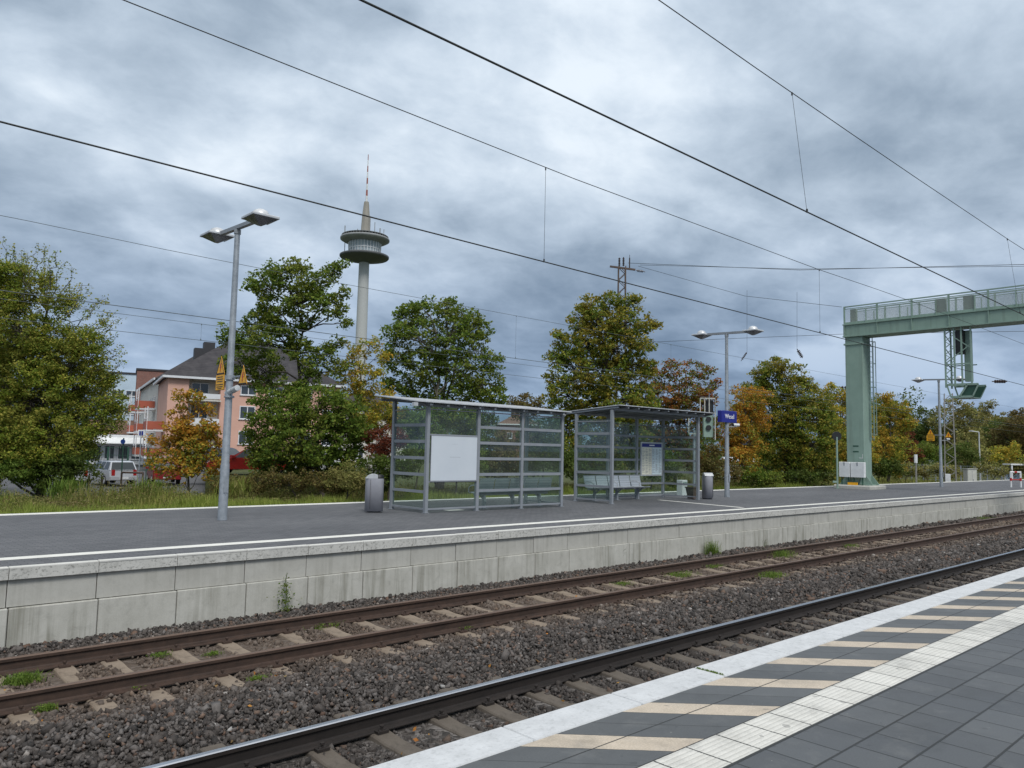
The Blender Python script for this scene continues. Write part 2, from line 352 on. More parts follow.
def mat_far_paving():
    n = NT('far_paving'); br = n.nd('ShaderNodeTexBrick'); n.L.new(n.vec((1, 1, 1)), br.inputs[0])
    br.inputs['Scale'].default_value = 1; br.inputs['Brick Width'].default_value = .2; br.inputs['Row Height'].default_value = .1; br.inputs['Mortar Size'].default_value = .006
    br.inputs['Color1'].default_value = (.100, .103, .110, 1); br.inputs['Color2'].default_value = (.134, .137, .145, 1); br.inputs['Mortar'].default_value = (.06, .062, .065, 1)
    big = n.noise(.35, 6, .6, n.vec((.6, 1.6, 1))); col = n.mix(.7, br.outputs[0], n.ramp(big, [(.3, (.72, .72, .74)), (.7, (1.22, 1.2, 1.18))]), 'MULTIPLY')
    dp = n.step(n.noise(.22, 5, .6, n.vec((.5, 1.4, 1))), .52, .66); col = n.mix(n.m('MULTIPLY', dp, .28), col, (.06, .062, .066)); sp = n.step(n.noise(6, 3, .6), .70, .74); col = n.mix(n.m('MULTIPLY', sp, .25), col, (.24, .24, .235)); n.bump(br.outputs[1], .2, -.004)
    return n.fin(col, .8, 0, .3)
M['farpave'] = mat_far_paving()
def mat_rail(name, c1, c2):
    n = NT(name); a = n.noise(9, 7, .7); s = n.noise(2, 5, .6, n.vec((1, 14, 14)))
    col = n.ramp(n.m('ADD', n.m('MULTIPLY', a, .5), n.m('MULTIPLY', s, .5)), [(.35, c2), (.65, c1)])
    n.bump(a, .3, .004); return n.fin(col, .72, .15)
M['rail'] = mat_rail('rail_side', (.030, .023, .020), (.013, .011, .010))
M['railfar'] = mat_rail('rail_side_rusty', (.080, .048, .034), (.032, .021, .016))
def mat_head(name, c, rough, metal):
    n = NT(name); s = n.noise(3, 6, .6, n.vec((.6, 60, 60))); return n.fin(n.ramp(s, [(.3, tuple(x*.75 for x in c)), (.7, c)]), rough, metal)
M['headshiny'] = mat_head('polished_rail_head', (.50, .52, .56), .30, .95)
M['headrust'] = mat_head('rusty_rail_head', (.135, .085, .06), .5, .2)
def mat_stones():
    n = NT('ballast_stone'); g = n.nd('ShaderNodeNewGeometry'); rnd = g.outputs['Random Per Island']
    col = n.ramp(rnd, [(0, (.030, .027, .025)), (.25, (.058, .050, .045)), (.5, (.082, .070, .062)), (.74, (.118, .104, .095)), (.89, (.165, .150, .14)), (.94, (.14, .085, .06)), (.99, (.17, .12, .09)), (1, (.42, .41, .39))])
    X, Y, Z = n.xyz()                                          # iron dust of the rarely used far track
    d = n.m('ABSOLUTE', n.m('SUBTRACT', Y, 9.76)); w = n.m('SUBTRACT', 1, n.step(n.m('ADD', d, n.m('MULTIPLY', n.noise(1.3, 4), .8)), .9, 2.3))
    col = n.mix(n.m('MULTIPLY', w, .62), col, n.mix(rnd, (.10, .068, .048), (.17, .125, .09)))
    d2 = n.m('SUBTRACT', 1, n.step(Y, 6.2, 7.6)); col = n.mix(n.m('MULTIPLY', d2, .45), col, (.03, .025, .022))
    col = n.mix(.6, col, n.ramp(n.noise(60, 3, .6), [(.3, (.5, .5, .5)), (.7, (1.15, 1.15, 1.15))]), 'MULTIPLY')
    return n.fin(col, .85, 0, .35)
M['stones'] = mat_stones()
def mat_bed():
    n = NT('ballast_bed'); v = n.nd('ShaderNodeTexVoronoi'); n.L.new(n.vec(), v.inputs[0]); v.inputs['Scale'].default_value = 19
    X, Y, Z = n.xyz(); w = n.m('SUBTRACT', 1, n.step(n.m('ABSOLUTE', n.m('SUBTRACT', Y, 9.76)), .8, 2.2))
    sp = n.nd('ShaderNodeSeparateColor'); n.L.new(v.outputs['Color'], sp.inputs[0])
    col = n.ramp(sp.outputs[0], [(0, (.03, .027, .024)), (.6, (.085, .075, .067)), (1, (.16, .145, .135))])
    col = n.mix(n.m('MULTIPLY', w, .55), col, (.12, .085, .06))
    n.bump(v.outputs['Distance'], 1.0, -.03); return n.fin(col, .9, 0, .3)
M['bed'] = mat_bed()
def mat_ground():
    n = NT('meadow_ground'); a = n.noise(.25, 7, .65); b = n.noise(3, 6, .7)
    col = n.ramp(n.m('ADD', n.m('MULTIPLY', a, .5), n.m('MULTIPLY', b, .5)), [(.3, (.045, .055, .022)), (.55, (.075, .085, .03)), (.75, (.12, .105, .05))])
    n.bump(b, .8, .1); return n.fin(col, .95, 0, .2)
M['ground'] = mat_ground()
M['asphalt'] = pm('asphalt', (.085, .085, .088), (.06, .06, .063), 1, .85, 0, .003)

def leaf_mat(name, stops, patch=None, patch_amt=.5, pscale=.5, transl=.35, thr=(.45, .6)):
    n = NT(name); g = n.nd('ShaderNodeNewGeometry'); rnd = g.outputs['Random Per Island']
    cl = n.noise(1.5, 3, .6)
    f = n.m('ADD', n.m('MULTIPLY', rnd, .6), n.m('MULTIPLY', n.step(cl, .3, .7), .4))
    k = len(stops); col = n.ramp(f, [(.12+.76*i/(k-1), (c[0]*1.62, c[1]*1.6, c[2]*1.25)) for i, c in enumerate(stops)])
    if patch:
        w = n.step(n.m('ADD', n.m('MULTIPLY', n.noise(pscale, 4, .6), .8), n.m('MULTIPLY', rnd, .2)), *thr)
        pc = n.ramp(n.m('FRACT', n.m('MULTIPLY', rnd, 7.31)), [(.1+.8*i/(len(patch)-1), c) for i, c in enumerate(patch)])
        col = n.mix(n.m('MULTIPLY', w, patch_amt), col, pc)
    n.fin(col, .65, 0, .15)
    t = n.nd('ShaderNodeBsdfTranslucent'); n.L.new(col, t.inputs[0]); ms = n.nd('ShaderNodeMixShader'); ms.inputs[0].default_value = transl
    n.L.new(n.b.outputs[0], ms.inputs[1]); n.L.new(t.outputs[0], ms.inputs[2]); n.L.new(ms.outputs[0], n.N['Material Output'].inputs[0]); return n.mat
GD = (.048, .075, .016); GM = (.095, .135, .026); GL = (.17, .21, .045); YG = (.29, .26, .05); YO = (.46, .31, .04); OR = (.48, .19, .028); RD = (.32, .075, .04); BR = (.19, .125, .055); OL = (.15, .15, .055)
M['l_hornbeam'] = leaf_mat('hornbeam_leaves', [(.06, .085, .018), (.09, .13, .022), (.13, .17, .028), (.21, .22, .04), (.34, .30, .07)], [(.24, .19, .06), (.36, .30, .08)], .45, .5)
M['l_maple'] = leaf_mat('maple_leaves_green', [GD, (.065, .11, .02), GM, (.13, .18, .035)], [YG, (.24, .20, .045)], .4, .5, thr=(.47, .6))
M['l_mapleyel'] = leaf_mat('maple_leaves_turning', [GD, (.08, .125, .022), GM, (.17, .20, .04), (.27, .25, .05)], [YO, (.36, .18, .035), (.26, .20, .05)], .55, .6, thr=(.44, .58))
M['l_yellow'] = leaf_mat('yellow_leaves', [GM, GL, YG, (.4, .3, .04)], [YO, OR], .6, .9)
M['l_orange'] = leaf_mat('orange_leaves', [GM, GL, YG, YO], [OR, (.46, .20, .03), YO], .9, .6, thr=(.38, .50))
M['l_turning'] = leaf_mat('maple_leaves_orange_patches', [(.07, .11, .02), GM, (.17, .19, .04), YG, (.40, .30, .05)], [(.46, .24, .03), OR, YO], .68, .35, thr=(.45, .57))
M['l_red'] = leaf_mat('reddish_leaves', [GD, GM, (.09, .08, .03), BR], [RD, (.26, .10, .04), OR], .8, .5, thr=(.46, .57))
M['l_dark'] = leaf_mat('dark_green_leaves', [(.028, .045, .014), GD, (.06, .09, .024), GM], [BR, OL], .3, .6)
M['l_olive'] = leaf_mat('olive_leaves', [(.085, .09, .035), (.14, .145, .055), (.19, .185, .075), (.27, .245, .11)], [BR, (.16, .11, .05)], .5, .3)
M['l_brown'] = leaf_mat('brown_leaves', [(.05, .045, .02), (.12, .085, .04), (.09, .10, .03), (.1, .09, .04)], [(.2, .12, .05), (.14, .11, .05)], .5, .6)
M['l_wine'] = leaf_mat('wine_red_leaves', [(.04, .015, .012), (.09, .025, .018), (.13, .035, .022), (.06, .04, .02)], None)
M['l_grass'] = leaf_mat('grass_blades', [(.08, .11, .025), (.13, .16, .04), (.2, .2, .07), (.30, .26, .13)], [(.2, .17, .08), (.16, .12, .06)], .5, .35)
M['l_lawn'] = leaf_mat('lawn_blades', [(.10, .14, .03), (.15, .19, .045), (.22, .23, .08)], None)
M['l_weed'] = leaf_mat('weed_leaves', [(.05, .09, .02), (.09, .14, .03), (.14, .18, .05)], None)

# ================================================================== SETTING
G = MB(); G.quad((-3000, -3000, -1.12), (5000, -3000, -1.12), (5000, 5000, -1.12), (-3000, 5000, -1.12))
tag(G.build('terrain', M['ground']), kind='structure')
X0, X1 = -12.0, 260.0
# ballast bed under both tracks (and the hidden tracks beyond the far platform)
bed = MB()
prof = [(3.6, -1.09), (4.4, -1.078), (7.0, -1.075), (7.5, -1.0), (8.2, -1.0), (8.6, -1.072), (11.0, -1.072), (11.95, -1.05)]
for i in range(len(prof)-1):
    (a, za), (b, zb) = prof[i], prof[i+1]; bed.quad((X0, a, za), (X1, a, za), (X1, b, zb), (X0, b, zb))
bed.quad((X0, 20.3, -1.08), (X1, 20.3, -1.08), (X1, 29.0, -1.08), (X0, 29.0, -1.08))
tag(bed.build('ballast_bed', M['bed']), kind='structure')
def bed_z(y): return np.interp(y, [p[0] for p in prof], [p[1] for p in prof])
# near platform
p = MB(); p.box(X0, X1, -9, 3.225, -1.11, -.02); p.box(X0, X1, 3.225, 3.44, -1.11, -.13); tag(p.build('near_platform_base', M['panel_up']), kind='structure')
p = MB(); p.quad((X0, -9, 0), (X1, -9, 0), (X1, 3.225, 0), (X0, 3.225, 0)); tag(p.build('near_platform_paving', M['tiles']), kind='structure')
p = MB(); x = -11.78
while x < 130:
    dz = random.uniform(-.0015, .0015); p.bbox(x+.003, x+.997, 3.231, 3.512, -.12, .006+dz, .009); x += 1.0
tag(p.build('near_platform_edge', M['edge']), kind='structure')
# far platform
p = MB(); p.box(X0, X1, 12.02, 20.30, -1.1, -.022); tag(p.build('far_platform_base', M['panel_up']), kind='structure')
p = MB(); p.quad((X0, 11.957, -.004), (X1, 11.957, -.004), (X1, 20.03, -.004), (X0, 20.03, -.004)); tag(p.build('far_platform_paving', M['farpave']), kind='structure')
p = MB()
p.quad((X0, 12.60, 0), (X1, 12.60, 0), (X1, 12.88, 0), (X0, 12.88, 0))
a, b = gnd(560+460/4.655, 380+558/4.655), gnd(560+850/4.655, 380+594/4.655)
d = (b-a)[:2]; nrm = np.array([-d[1], d[0]])/np.linalg.norm(d)*.10
p.quad((a[0]+nrm[0], a[1]+nrm[1], .001), (a[0]-nrm[0], a[1]-nrm[1], .001), (b[0]-nrm[0], b[1]-nrm[1]-.0, .001), (b[0]+nrm[0], b[1]+nrm[1], .001))
p.quad((13.0, 16.45, .002), (13.55, 16.45, .002), (13.55, 16.75, .002), (13.0, 16.75, .002))
tag(p.build('far_platform_markings', M['line']), kind='structure')
p = MB(); p.bbox(X0, X1, 20.034, 20.36, -.3, .004, .01); tag(p.build('far_platform_rear_edge', M['line']), kind='structure')
# retaining wall of the far platform
w = thing('platform_wall', 'concrete panel wall in two courses carrying the far platform above the tracks', 'wall', (0, 11.9, 0))
cop = MB(); face = MB(); x = 2.14-1.065*13
while x < 150:
    dz = random.uniform(-.004, .003); cop.bbox(x+.004, x+1.061, -.05, .055, -.021, .003+dz, .008)
    dy = random.uniform(-.004, .004); face.box(x+.004, x+1.061, -.047+dy, .11, -.160, -.0215); x += 1.065
cop.build('coping', M['coping'], w); face.build('coping_face', M['copface'], w)
up = MB(); lo = MB(); k = 0; x = 2.14-1.065*12
while x < 150:
    j = random.uniform(-.004, .004); up.box(x+.006, x+1.059, .012+j, .112, -.520, -.162)
    j = random.uniform(-.004, .004); lo.bbox(x+.03+.006, x+.03+1.059, -.030+j, .112, -1.105, -.528+random.uniform(-.004, .004), .012); x += 1.065
up.build('upper_panel_course', M['panel_up'], w); lo.build('lower_panel_course', M['panel_lo'], w)
# car park and street behind the greenery, as sheets
p = MB(); c = [base(u, d, -1.115) for u, d in ((-420, 38), (300, 38.5), (420, 150), (-300, 150))]
p.add([tuple(q) for q in c], [(0, 1, 2, 3)]); tag(p.build('car_park_asphalt', M['asphalt']), kind='structure')

# ================================================================== TRACKS
RT = -.85                                                      # rail top
def rail(y, mats, label):
    P = [(-.075, -.182), (.075, -.182), (.075, -.172), (.016, -.152), (.0085, -.135), (.0085, -.052), (.034, -.040), (.036, -.008), (.026, 0), (-.026, 0), (-.036, -.008), (-.034, -.040), (-.0085, -.052), (-.0085, -.135), (-.016, -.152), (-.075, -.172)]
    m = MB(); m.prism([(y+a, RT+b) for a, b in P], X0, X1, 'x'); m.m[8] = 1; m.m[7] = 1; m.m[9] = 1
    return tag(m.build('rail', mats), label, 'rail')
NR0, NR1, FR0, FR1 = 4.96, 6.41, 9.10, 10.58
rail(NR0, [M['rail'], M['headshiny']], 'polished rail nearest to the foreground platform edge, below its lip')
rail(NR1, [M['rail'], M['headshiny']], 'dark rail with a shiny polished head, next to the middle ballast')
rail(FR0, [M['railfar'], M['headrust']], 'front rusty brown rail of the far track')
rail(FR1, [M['railfar'], M['headrust']], 'rear rusty brown rail of the far track, closest to the concrete wall')
def sleeper_mesh(yc, ylen, mat, parent, x=0):
    m = MB(); n = 14; vs = []
    for i in range(n+1):
        y = yc-ylen/2+ylen*i/n; t = abs(y-yc); zt = RT-.184-(.018 if t < .42 else 0)
        for dx, z in ((-.15, RT-.36), (-.105, zt-.012), (-.09, zt), (.09, zt), (.105, zt-.012), (.15, RT-.36)): vs.append((x+dx, y, z))
    fs = [(6*i+k, 6*i+k+1, 6*i+6+k+1, 6*i+6+k) for i in range(n) for k in range(5)]
    fs += [tuple(range(5, -1, -1)), tuple(range(6*n, 6*n+6))]
    m.add(vs, fs); return m.build('sleeper_block', mat, parent)
def clip_mesh(yr, parent, mat, tiny=False):
    for s in (-1, 1):
        m = MB(); y = yr+s*.115; m.box(-.06, .06, y-.035, y+.035, RT-.184, RT-.158)
        m.tube((-.035, y, RT-.16), (.035, y, RT-.155), .012, n=6); m.tube((0, y, RT-.17), (0, y, RT-.115), .013, n=6); m.tube((0, y, RT-.128), (0, y, RT-.112), .022, n=6)
        m.build('rail_clip', mat, parent)
def sleepers(yc, y0, y1, xs, mat, cm, label, group):
    full = thing('sleeper', label, 'sleeper', (xs[0], 0, 0), 0, group); sleeper_mesh(yc, 2.6, mat, full)
    clip_mesh(y0, full, cm); clip_mesh(y1, full, cm)
    bare = None
    for i, x in enumerate(xs[1:]):
        if x < 22: o = copy_tree(full)
        else:
            if bare is None:
                bare = full.copy(); COL.objects.link(bare); b = [c for c in full.children if c.name.startswith('sleeper_block')][0].copy(); COL.objects.link(b); b.parent = bare; o = bare
            else: o = copy_tree(bare)
        o.location = (x+random.uniform(-.015, .015), random.uniform(-.02, .02), random.uniform(-.004, .003)); o.rotation_euler = (0, 0, random.uniform(-.012, .012))
sleepers(5.72, NR0, NR1, [2.92+.655*i for i in range(75)], M['sleeper'], M['rail'], 'dark concrete sleeper of the near track, between the shiny rail and the platform edge', 'sleepers of the near track')
sleepers(9.775, FR0, FR1, [1.0+.71*i for i in range(100)], M['sleeper_far'], M['railfar'], 'rust-stained pale concrete sleeper under the two rusty rails of the far track', 'sleepers of the far track')
def stones():
    ico = np.array([(x, y, z) for z in (-1, 1) for y in (-1, 1) for x in (-1, 1)])*.72
    fc = np.array([(0, 2, 3), (0, 3, 1), (4, 5, 7), (4, 7, 6), (0, 1, 5), (0, 5, 4), (2, 6, 7), (2, 7, 3), (0, 4, 6), (0, 6, 2), (1, 3, 7), (1, 7, 5)])
    VV = []; FF = []; base_i = 0
    for xa, xb, size, dens in ((.8, 9, .0195, 1150), (9, 17, .0225, 820), (17, 30, .030, 380), (30, 60, .046, 130)):
        n = int((xb-xa)*(11.95-4.0)*dens); x = rng.uniform(xa, xb, n); y = rng.uniform(4.0, 11.88, n)
        keep = (np.abs(y-NR0) > .09) & (np.abs(y-NR1) > .09) & (np.abs(y-FR0) > .09) & (np.abs(y-FR1) > .09)
        sx = np.minimum(np.abs((x-2.92+.3275) % .655-.3275), 9); nearS = (sx < .135) & (np.abs(y-5.72) < 1.32)
        sx2 = np.abs((x-1.0+.355) % .71-.355); farS = (sx2 < .14) & (np.abs(y-9.775) < 1.32)
        mid_ = ((y > NR0) & (y < NR1)) | ((y > FR0) & (y < FR1)); on = nearS | farS; keep &= ~(on & (rng.random(n) > np.where(mid_, .004, .22)))
        edge_cover = farS & (np.abs(y-9.775) > 1.05)
        x, y = x[keep], y[keep]; n = len(x); s = size*rng.lognormal(0, .33, n)
        v = ico[None]*(1+rng.uniform(-.38, .30, (n, 8, 1)))+rng.uniform(-.26, .26, (n, 8, 3))
        v *= (s[:, None]*rng.uniform([.8, .6, .45], [1.35, 1.1, .95], (n, 3)))[:, None, :]
        q = rng.normal(size=(n, 4)); q /= np.linalg.norm(q, axis=1)[:, None]; w_, a, b, c_ = q.T
        Rm = np.stack([1-2*(b*b+c_*c_), 2*(a*b-c_*w_), 2*(a*c_+b*w_), 2*(a*b+c_*w_), 1-2*(a*a+c_*c_), 2*(b*c_-a*w_), 2*(a*c_-b*w_), 2*(b*c_+a*w_), 1-2*(a*a+b*b)], 1).reshape(n, 3, 3)
        v = np.einsum('nij,nkj->nki', Rm, v)
        hump = .02*np.sin(x*1.7+y)*np.sin(y*2.3-x*.6); z = bed_z(y)+hump+rng.uniform(-.008, .03, n)+s*.3
        inside = ((y > NR0+.1) & (y < NR1-.1)) | ((y > FR0+.1) & (y < FR1-.1)); z = np.where(inside, z-.020, z)
        v += np.stack([x, y, z], 1)[:, None]
        VV.append(v.reshape(-1, 3)); FF.append((fc[None]+(np.arange(n)*8)[:, None, None]).reshape(-1, 3)+base_i); base_i += n*8
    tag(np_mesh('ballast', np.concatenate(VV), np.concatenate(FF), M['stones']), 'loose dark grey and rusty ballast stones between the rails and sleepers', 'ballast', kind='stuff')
stones()

# ================================================================== FOLIAGE BUILDERS
def leaf_cloud(C, size, spread_up=.35, asp=.62):
    """C (n,3) leaf centres -> folded leaf quads"""
    n = len(C); d = rng.normal(size=(n, 3)); d[:, 2] *= .7; d /= np.linalg.norm(d, axis=1)[:, None]
    e = rng.normal(size=(n, 3)); e -= (e*d).sum(1)[:, None]*d; e /= np.linalg.norm(e, axis=1)[:, None]
    nn = np.cross(d, e); s = (size*rng.uniform(.45, 1.5, n))[:, None]
    v = np.stack([C-d*s*.5, C+e*s*asp*.5+nn*s*.10, C+d*s*.55, C-e*s*asp*.5+nn*s*.10], 1)
    return v.reshape(-1, 3), np.arange(n*4).reshape(-1, 4)
def limb(m, p0, p1, r0, r1, seg=4, wig=.06, n=6):
    p0 = np.array(p0, float); p1 = np.array(p1, float); L_ = np.linalg.norm(p1-p0); pts = [p0]
    for i in range(1, seg+1):
        t = i/seg; q = p0+(p1-p0)*t; q[2] += math.sin(t*math.pi)*L_*.05
        if i < seg: q = q+rng.normal(size=3)*L_*wig*.5
        pts.append(q)
    for i in range(seg):
        a = r0+(r1-r0)*i/seg; b = r0+(r1-r0)*(i+1)/seg; m.tube(pts[i], pts[i+1], a, b, n, cap=False)
    return pts
def tree(name, label, cat, u, d, lobes, leaf, mat, dens=1.0, bark='bark', group=None, trunk_r=.14, z0=-1.05, fork=.35, sprays=(), clump=.42, holes=0.0, trunks=1, depthk=.8):
    """lobes: (u, v, r_px[, depth offset m]) sightings of the crown's masses at depth d"""
    b0 = base(u, d, z0); t = thing(name, label, cat, b0, 0, group); px = d/FOC
    tr = MB(); Ls = []
    for l in lobes:
        off = l[3] if len(l) > 3 else random.uniform(-.35, .35)*l[2]*px*2
        c = at(l[0], l[1], d+off)-b0; Ls.append((c, l[2]*px))
    zs = [c[2]-r for c, r in Ls]; ztop = max(c[2]+r for c, r in Ls); zlow = max(min(zs), .1)
    cx = np.mean([c for c, r in Ls], axis=0)
    forks = []
    for k in range(trunks):
        o = np.array([(k-(trunks-1)/2)*.35, (k-(trunks-1)/2)*.1, 0.0]) if trunks > 1 else np.zeros(3)
        top = np.array([cx[0]*.8, cx[1]*.8, ztop*.80])+o*3*(trunks > 1); forks.append(limb(tr, o*.5, top, trunk_r*(1 if trunks == 1 else .65), trunk_r*.2, 7, .03, 8))
    C = []; spans = [p for f in forks for p in f]
    for c, r in Ls:
        tgt = c; cand = [p for p in spans if p[2] < c[2]+.1] or [spans[1]]
        st = min(cand, key=lambda p: np.linalg.norm(p-(c-np.array([0, 0, r*1.1])))); pts = limb(tr, st, tgt, trunk_r*.32, trunk_r*.1, 4, .08, 5)
        k = max(6, int(36*dens*(r/1.0)**2/ (clump/.42)**2))
        dirs = rng.normal(size=(k, 3)); dirs /= np.linalg.norm(dirs, axis=1)[:, None]
        rad = r*(.25+.75*rng.random(k)**.45)
        cc = c+dirs*rad[:, None]*np.array([1, 1, .92])
        for q in cc:
            if rng.random() < holes: continue
            if rng.random() < .5: limb(tr, pts[-1] if rng.random() < .5 else pts[-2], q, trunk_r*.09, .008, 2, .1, 4)
            cr = clump*rng.uniform(.55, 1.3); nl = max(8, int(6.0*(cr/leaf)**2))
            g = rng.normal(size=(nl, 3)); g /= np.linalg.norm(g, axis=1)[:, None]; g *= (rng.random(nl)**.5*cr)[:, None]; g[:, 2] *= .62
            C.append(q+g)
    for s in sprays:                                           # leafy shoots standing out of the crown: (u0,v0,u1,v1)
        off = random.uniform(-1.2, .8); a = at(s[0], s[1], d+off)-b0; b = at(s[2], s[3], d+off+random.uniform(-.3, .3))-b0
        pts = limb(tr, a, b, .022, .006, 5, .10, 4); L_ = np.linalg.norm(b-a)
        nl = int(L_*26/ (leaf/.12)); tt = rng.random(nl)**.8; q = a+(b-a)*tt[:, None]; q[:, 2] += np.sin(tt*math.pi)*L_*.05
        C.append(q+rng.normal(size=(nl, 3))*(.17*(1.15-tt*.75))[:, None])
        for _ in range(4):
            k = rng.random()*.8+.1; q0 = a+(b-a)*k; q1 = q0+rng.normal(size=3)*.28+np.array([0, 0, .15]); limb(tr, q0, q1, .008, .004, 2, .1, 4)
            tt = rng.random(int(nl*.16)); C.append(q0+(q1-q0)*tt[:, None]+rng.normal(size=(len(tt), 3))*.07)
    C = np.concatenate(C); C = C[C[:, 2] > .03]
    tr.build('trunk', M[bark], t, fix=False)
    V, Fq = leaf_cloud(C, leaf); np_mesh('crown', V, Fq, M[mat], t); return t
def blades(name, pts, h, wd, mat, label=None, cat=None, kind=None, parent=None, lean=.35):
    n = len(pts); az = rng.uniform(0, 2*math.pi, n); le = rng.uniform(0, lean, n); H = h*rng.uniform(.45, 1.25, n) if np.isscalar(h) else h*rng.uniform(.5, 1.2, n)
    dx = np.stack([np.cos(az), np.sin(az), np.zeros(n)], 1); sd_ = np.stack([-np.sin(az), np.cos(az), np.zeros(n)], 1)
    # each blade: base pair, mid pair, tip -> 2 quads (tip degenerate width)
    mid = pts+np.stack([dx[:, 0]*le*H*.35, dx[:, 1]*le*H*.35, H*.55], 1); tip = pts+np.stack([dx[:, 0]*le*H, dx[:, 1]*le*H, H*(1-.3*le)], 1)
    w2 = (wd*rng.uniform(.6, 1.3, n))[:, None]*.5
    V = np.stack([pts-sd_*w2, pts+sd_*w2, mid+sd_*w2*.8, mid-sd_*w2*.8, tip+sd_*w2*.12, tip-sd_*w2*.12], 1).reshape(-1, 3)
    i = np.arange(n)*6; Fq = np.concatenate([np.stack([i, i+1, i+2, i+3], 1), np.stack([i+3, i+2, i+4, i+5], 1)])
    o = np_mesh(name, V, Fq, M[mat], parent)
    if label: tag(o, label, cat, None, kind)
    return o
M['mirror2'] = pm('lamp_reflector_faces', (.30, .31, .33), (.12, .125, .135), 2.5, .2, .6)
# ================================================================== FAR PLATFORM FURNITURE
def lamp_post(x, y, label, arm_r=1.17, h=6.55):
    t = thing('lamp_post', label, 'street lamp', (x, y, 0), 0, 'double-headed lamp posts on the far platform')
    m = MB(); m.lathe([(.104, 0), (.10, .05), (.095, 1.2), (.085, 1.25), (.058, h)], n=20); m.build('pole', M['galv'], t)
    m = MB(); m.box(-.012, .012, -.106, -.101, .55, .95); m.bar((0, -.11, .6), (0, -.11, .9), .10, .006, (0, 1, 0)); m.build('service_door', M['galv'], t)
    m = MB(); m.bar((0, -arm_r+.28, h-.04), (0, arm_r-.28, h+.03), .10, .085); m.tube((0, 0, h-.16), (0, 0, h-.06), .075, n=16); m.build('arm', M['shelter'], t)
    for s in (-1, 1):
        z = h+.03*s; hd = MB(); yc = s*arm_r
        hd.bbox(-.30, .30, yc-.30, yc+.30, z-.02, z+.025, .012)
        o = hd.build('lamp_head', M['alu'], t)
        d = MB(); d.lathe([(.19, z+.025), (.18, z+.09), (.14, z+.15), (.07, z+.185), (.01, z+.19)], (0, yc, 0), 20); d.build('dome', M['alu'], o)
        d = MB(); d.box(-.30, .30, yc-.30, yc+.30, z-.030, z-.021);  d.build('housing', M['shelter'], o)
        d = MB(); a_, c_ = .27, .04; d.add([(-a_, yc-a_, z-.031), (a_, yc-a_, z-.031), (a_, yc+a_, z-.031), (-a_, yc+a_, z-.031), (-c_, yc-c_, z-.17), (c_, yc-c_, z-.17), (c_, yc+c_, z-.17), (-c_, yc+c_, z-.17)], [(0, 1, 2, 3), (7, 6, 5, 4), (0, 4, 5, 1), (1, 5, 6, 2), (2, 6, 7, 3), (3, 7, 4, 0)]); d.build('reflector', M['mirror2'], o)
    return t
lamp_post(6.95, 16.78, 'tall double-headed lamp post at the left, beside two yellow warning triangles')
lamp_post(27.13, 16.70, 'double-headed lamp post carrying the blue station sign, right of the shelters')
lamp_post(51.1, 16.74, 'distant double-headed lamp post right of the green gantry pillar')
def bolt(m, cx, cy, s, y, flip=1):                             # lightning arrow in the plane x=const
    P = [(.02, .5), (.22, .5), (.08, .12), (.24, .12), (-.02, -.30), (.06, -.30), (-.06, -.52), (-.18, -.28), (-.10, -.28), (-.02, -.02), (-.18, -.02)]
    return [(cx+a*s*flip, cy+b*s) for a, b in P]
def warning_sign(x, y, z, plate, label, group):
    t = thing('warning_sign', label, 'warning sign', (x, y, z), 0, group)
    w = .225; h = .40
    tri = MB(); tri.prism([(-w, 0), (w, 0), (0, h)], -.006, .006, 'x'); tri.build('triangle', M['yellow'], t)
    b = MB()
    for a, c in (((-w, 0), (w, 0)), ((w, 0), (0, h)), ((0, h), (-w, 0))):
        for sx in (-.0075,): b.bar((sx, a[0]*.93, a[1]*.93+.012), (sx, c[0]*.93, c[1]*.93+.012), .022, .003, (1, 0, 0))
    b.build('black_border', M['black'], t)
    s = MB(); s.prism(bolt(s, 0, .15, .20, 0, -1), -.011, -.0065, 'x'); s.build('lightning_symbol', M['red'], t)
    if plate:
        r = MB(); r.box(-.006, .006, -w, w, -.36, -.02); r.build('text_plate', M['yellow'], t)
        r = MB()
        for i, (zz, ww) in enumerate(((-.07, .15), (-.12, .18), (-.17, .16), (-.24, .19), (-.29, .17), (-.33, .11))): r.box(-.0095, -.0065, -ww, ww, zz-.009, zz+.009)
        r.build('text_lines', M['black'], t)
    r = MB(); r.box(.0065, .011, -w-.012, w+.012, (-.37 if plate else -.012), (-.012 if plate else .0)); r.prism([(-w-.012, -.01), (w+.012, -.01), (0, h+.015)], .0065, .0105, 'x'); r.build('backing', M['black'], t)
    sgn = 1
    return t
def bracket_for(x, y, z, dy, label, group):
    t = thing('sign_bracket', label, 'bracket', (x, y, z), 0, group)
    m = MB(); m.bar((.03, 0, 0), (.03, dy, 0), .045, .045); m.tube((0, -.0, -.05), (0, 0, .05), .108, n=16); m.build('clamp_arm', M['galv'], t)
for (X, Y, who, zc) in ((6.95, 16.78, 'leftmost lamp post', 3.05), (51.1, 16.74, 'distant lamp post right of the gantry', 3.05)):
    g = 'high voltage warning signs on lamp posts'
    pass
LX, LY = 6.95, 16.78
def gx(u, v, X): r = ray(u, v); return C0+r*(X/r[0])
q = gx(220.5, 374, LX-.05); warning_sign(LX-.05, q[1], q[2], True, 'yellow warning triangle above a yellow text plate, left side of the leftmost lamp post', 'high voltage warning signs'); bracket_for(LX, LY, q[2]-.1, q[1]-LY, 'metal clamp arms for the warning signs on the leftmost lamp post', 'sign clamps')
q2 = gx(242.5, 384, LX-.05); warning_sign(LX-.05, q2[1], q2[2], False, 'yellow warning triangle alone on the right side of the leftmost lamp post', 'high voltage warning signs')
COLB = [o for o in bpy.data.objects if o.name == 'sign_bracket'][0]
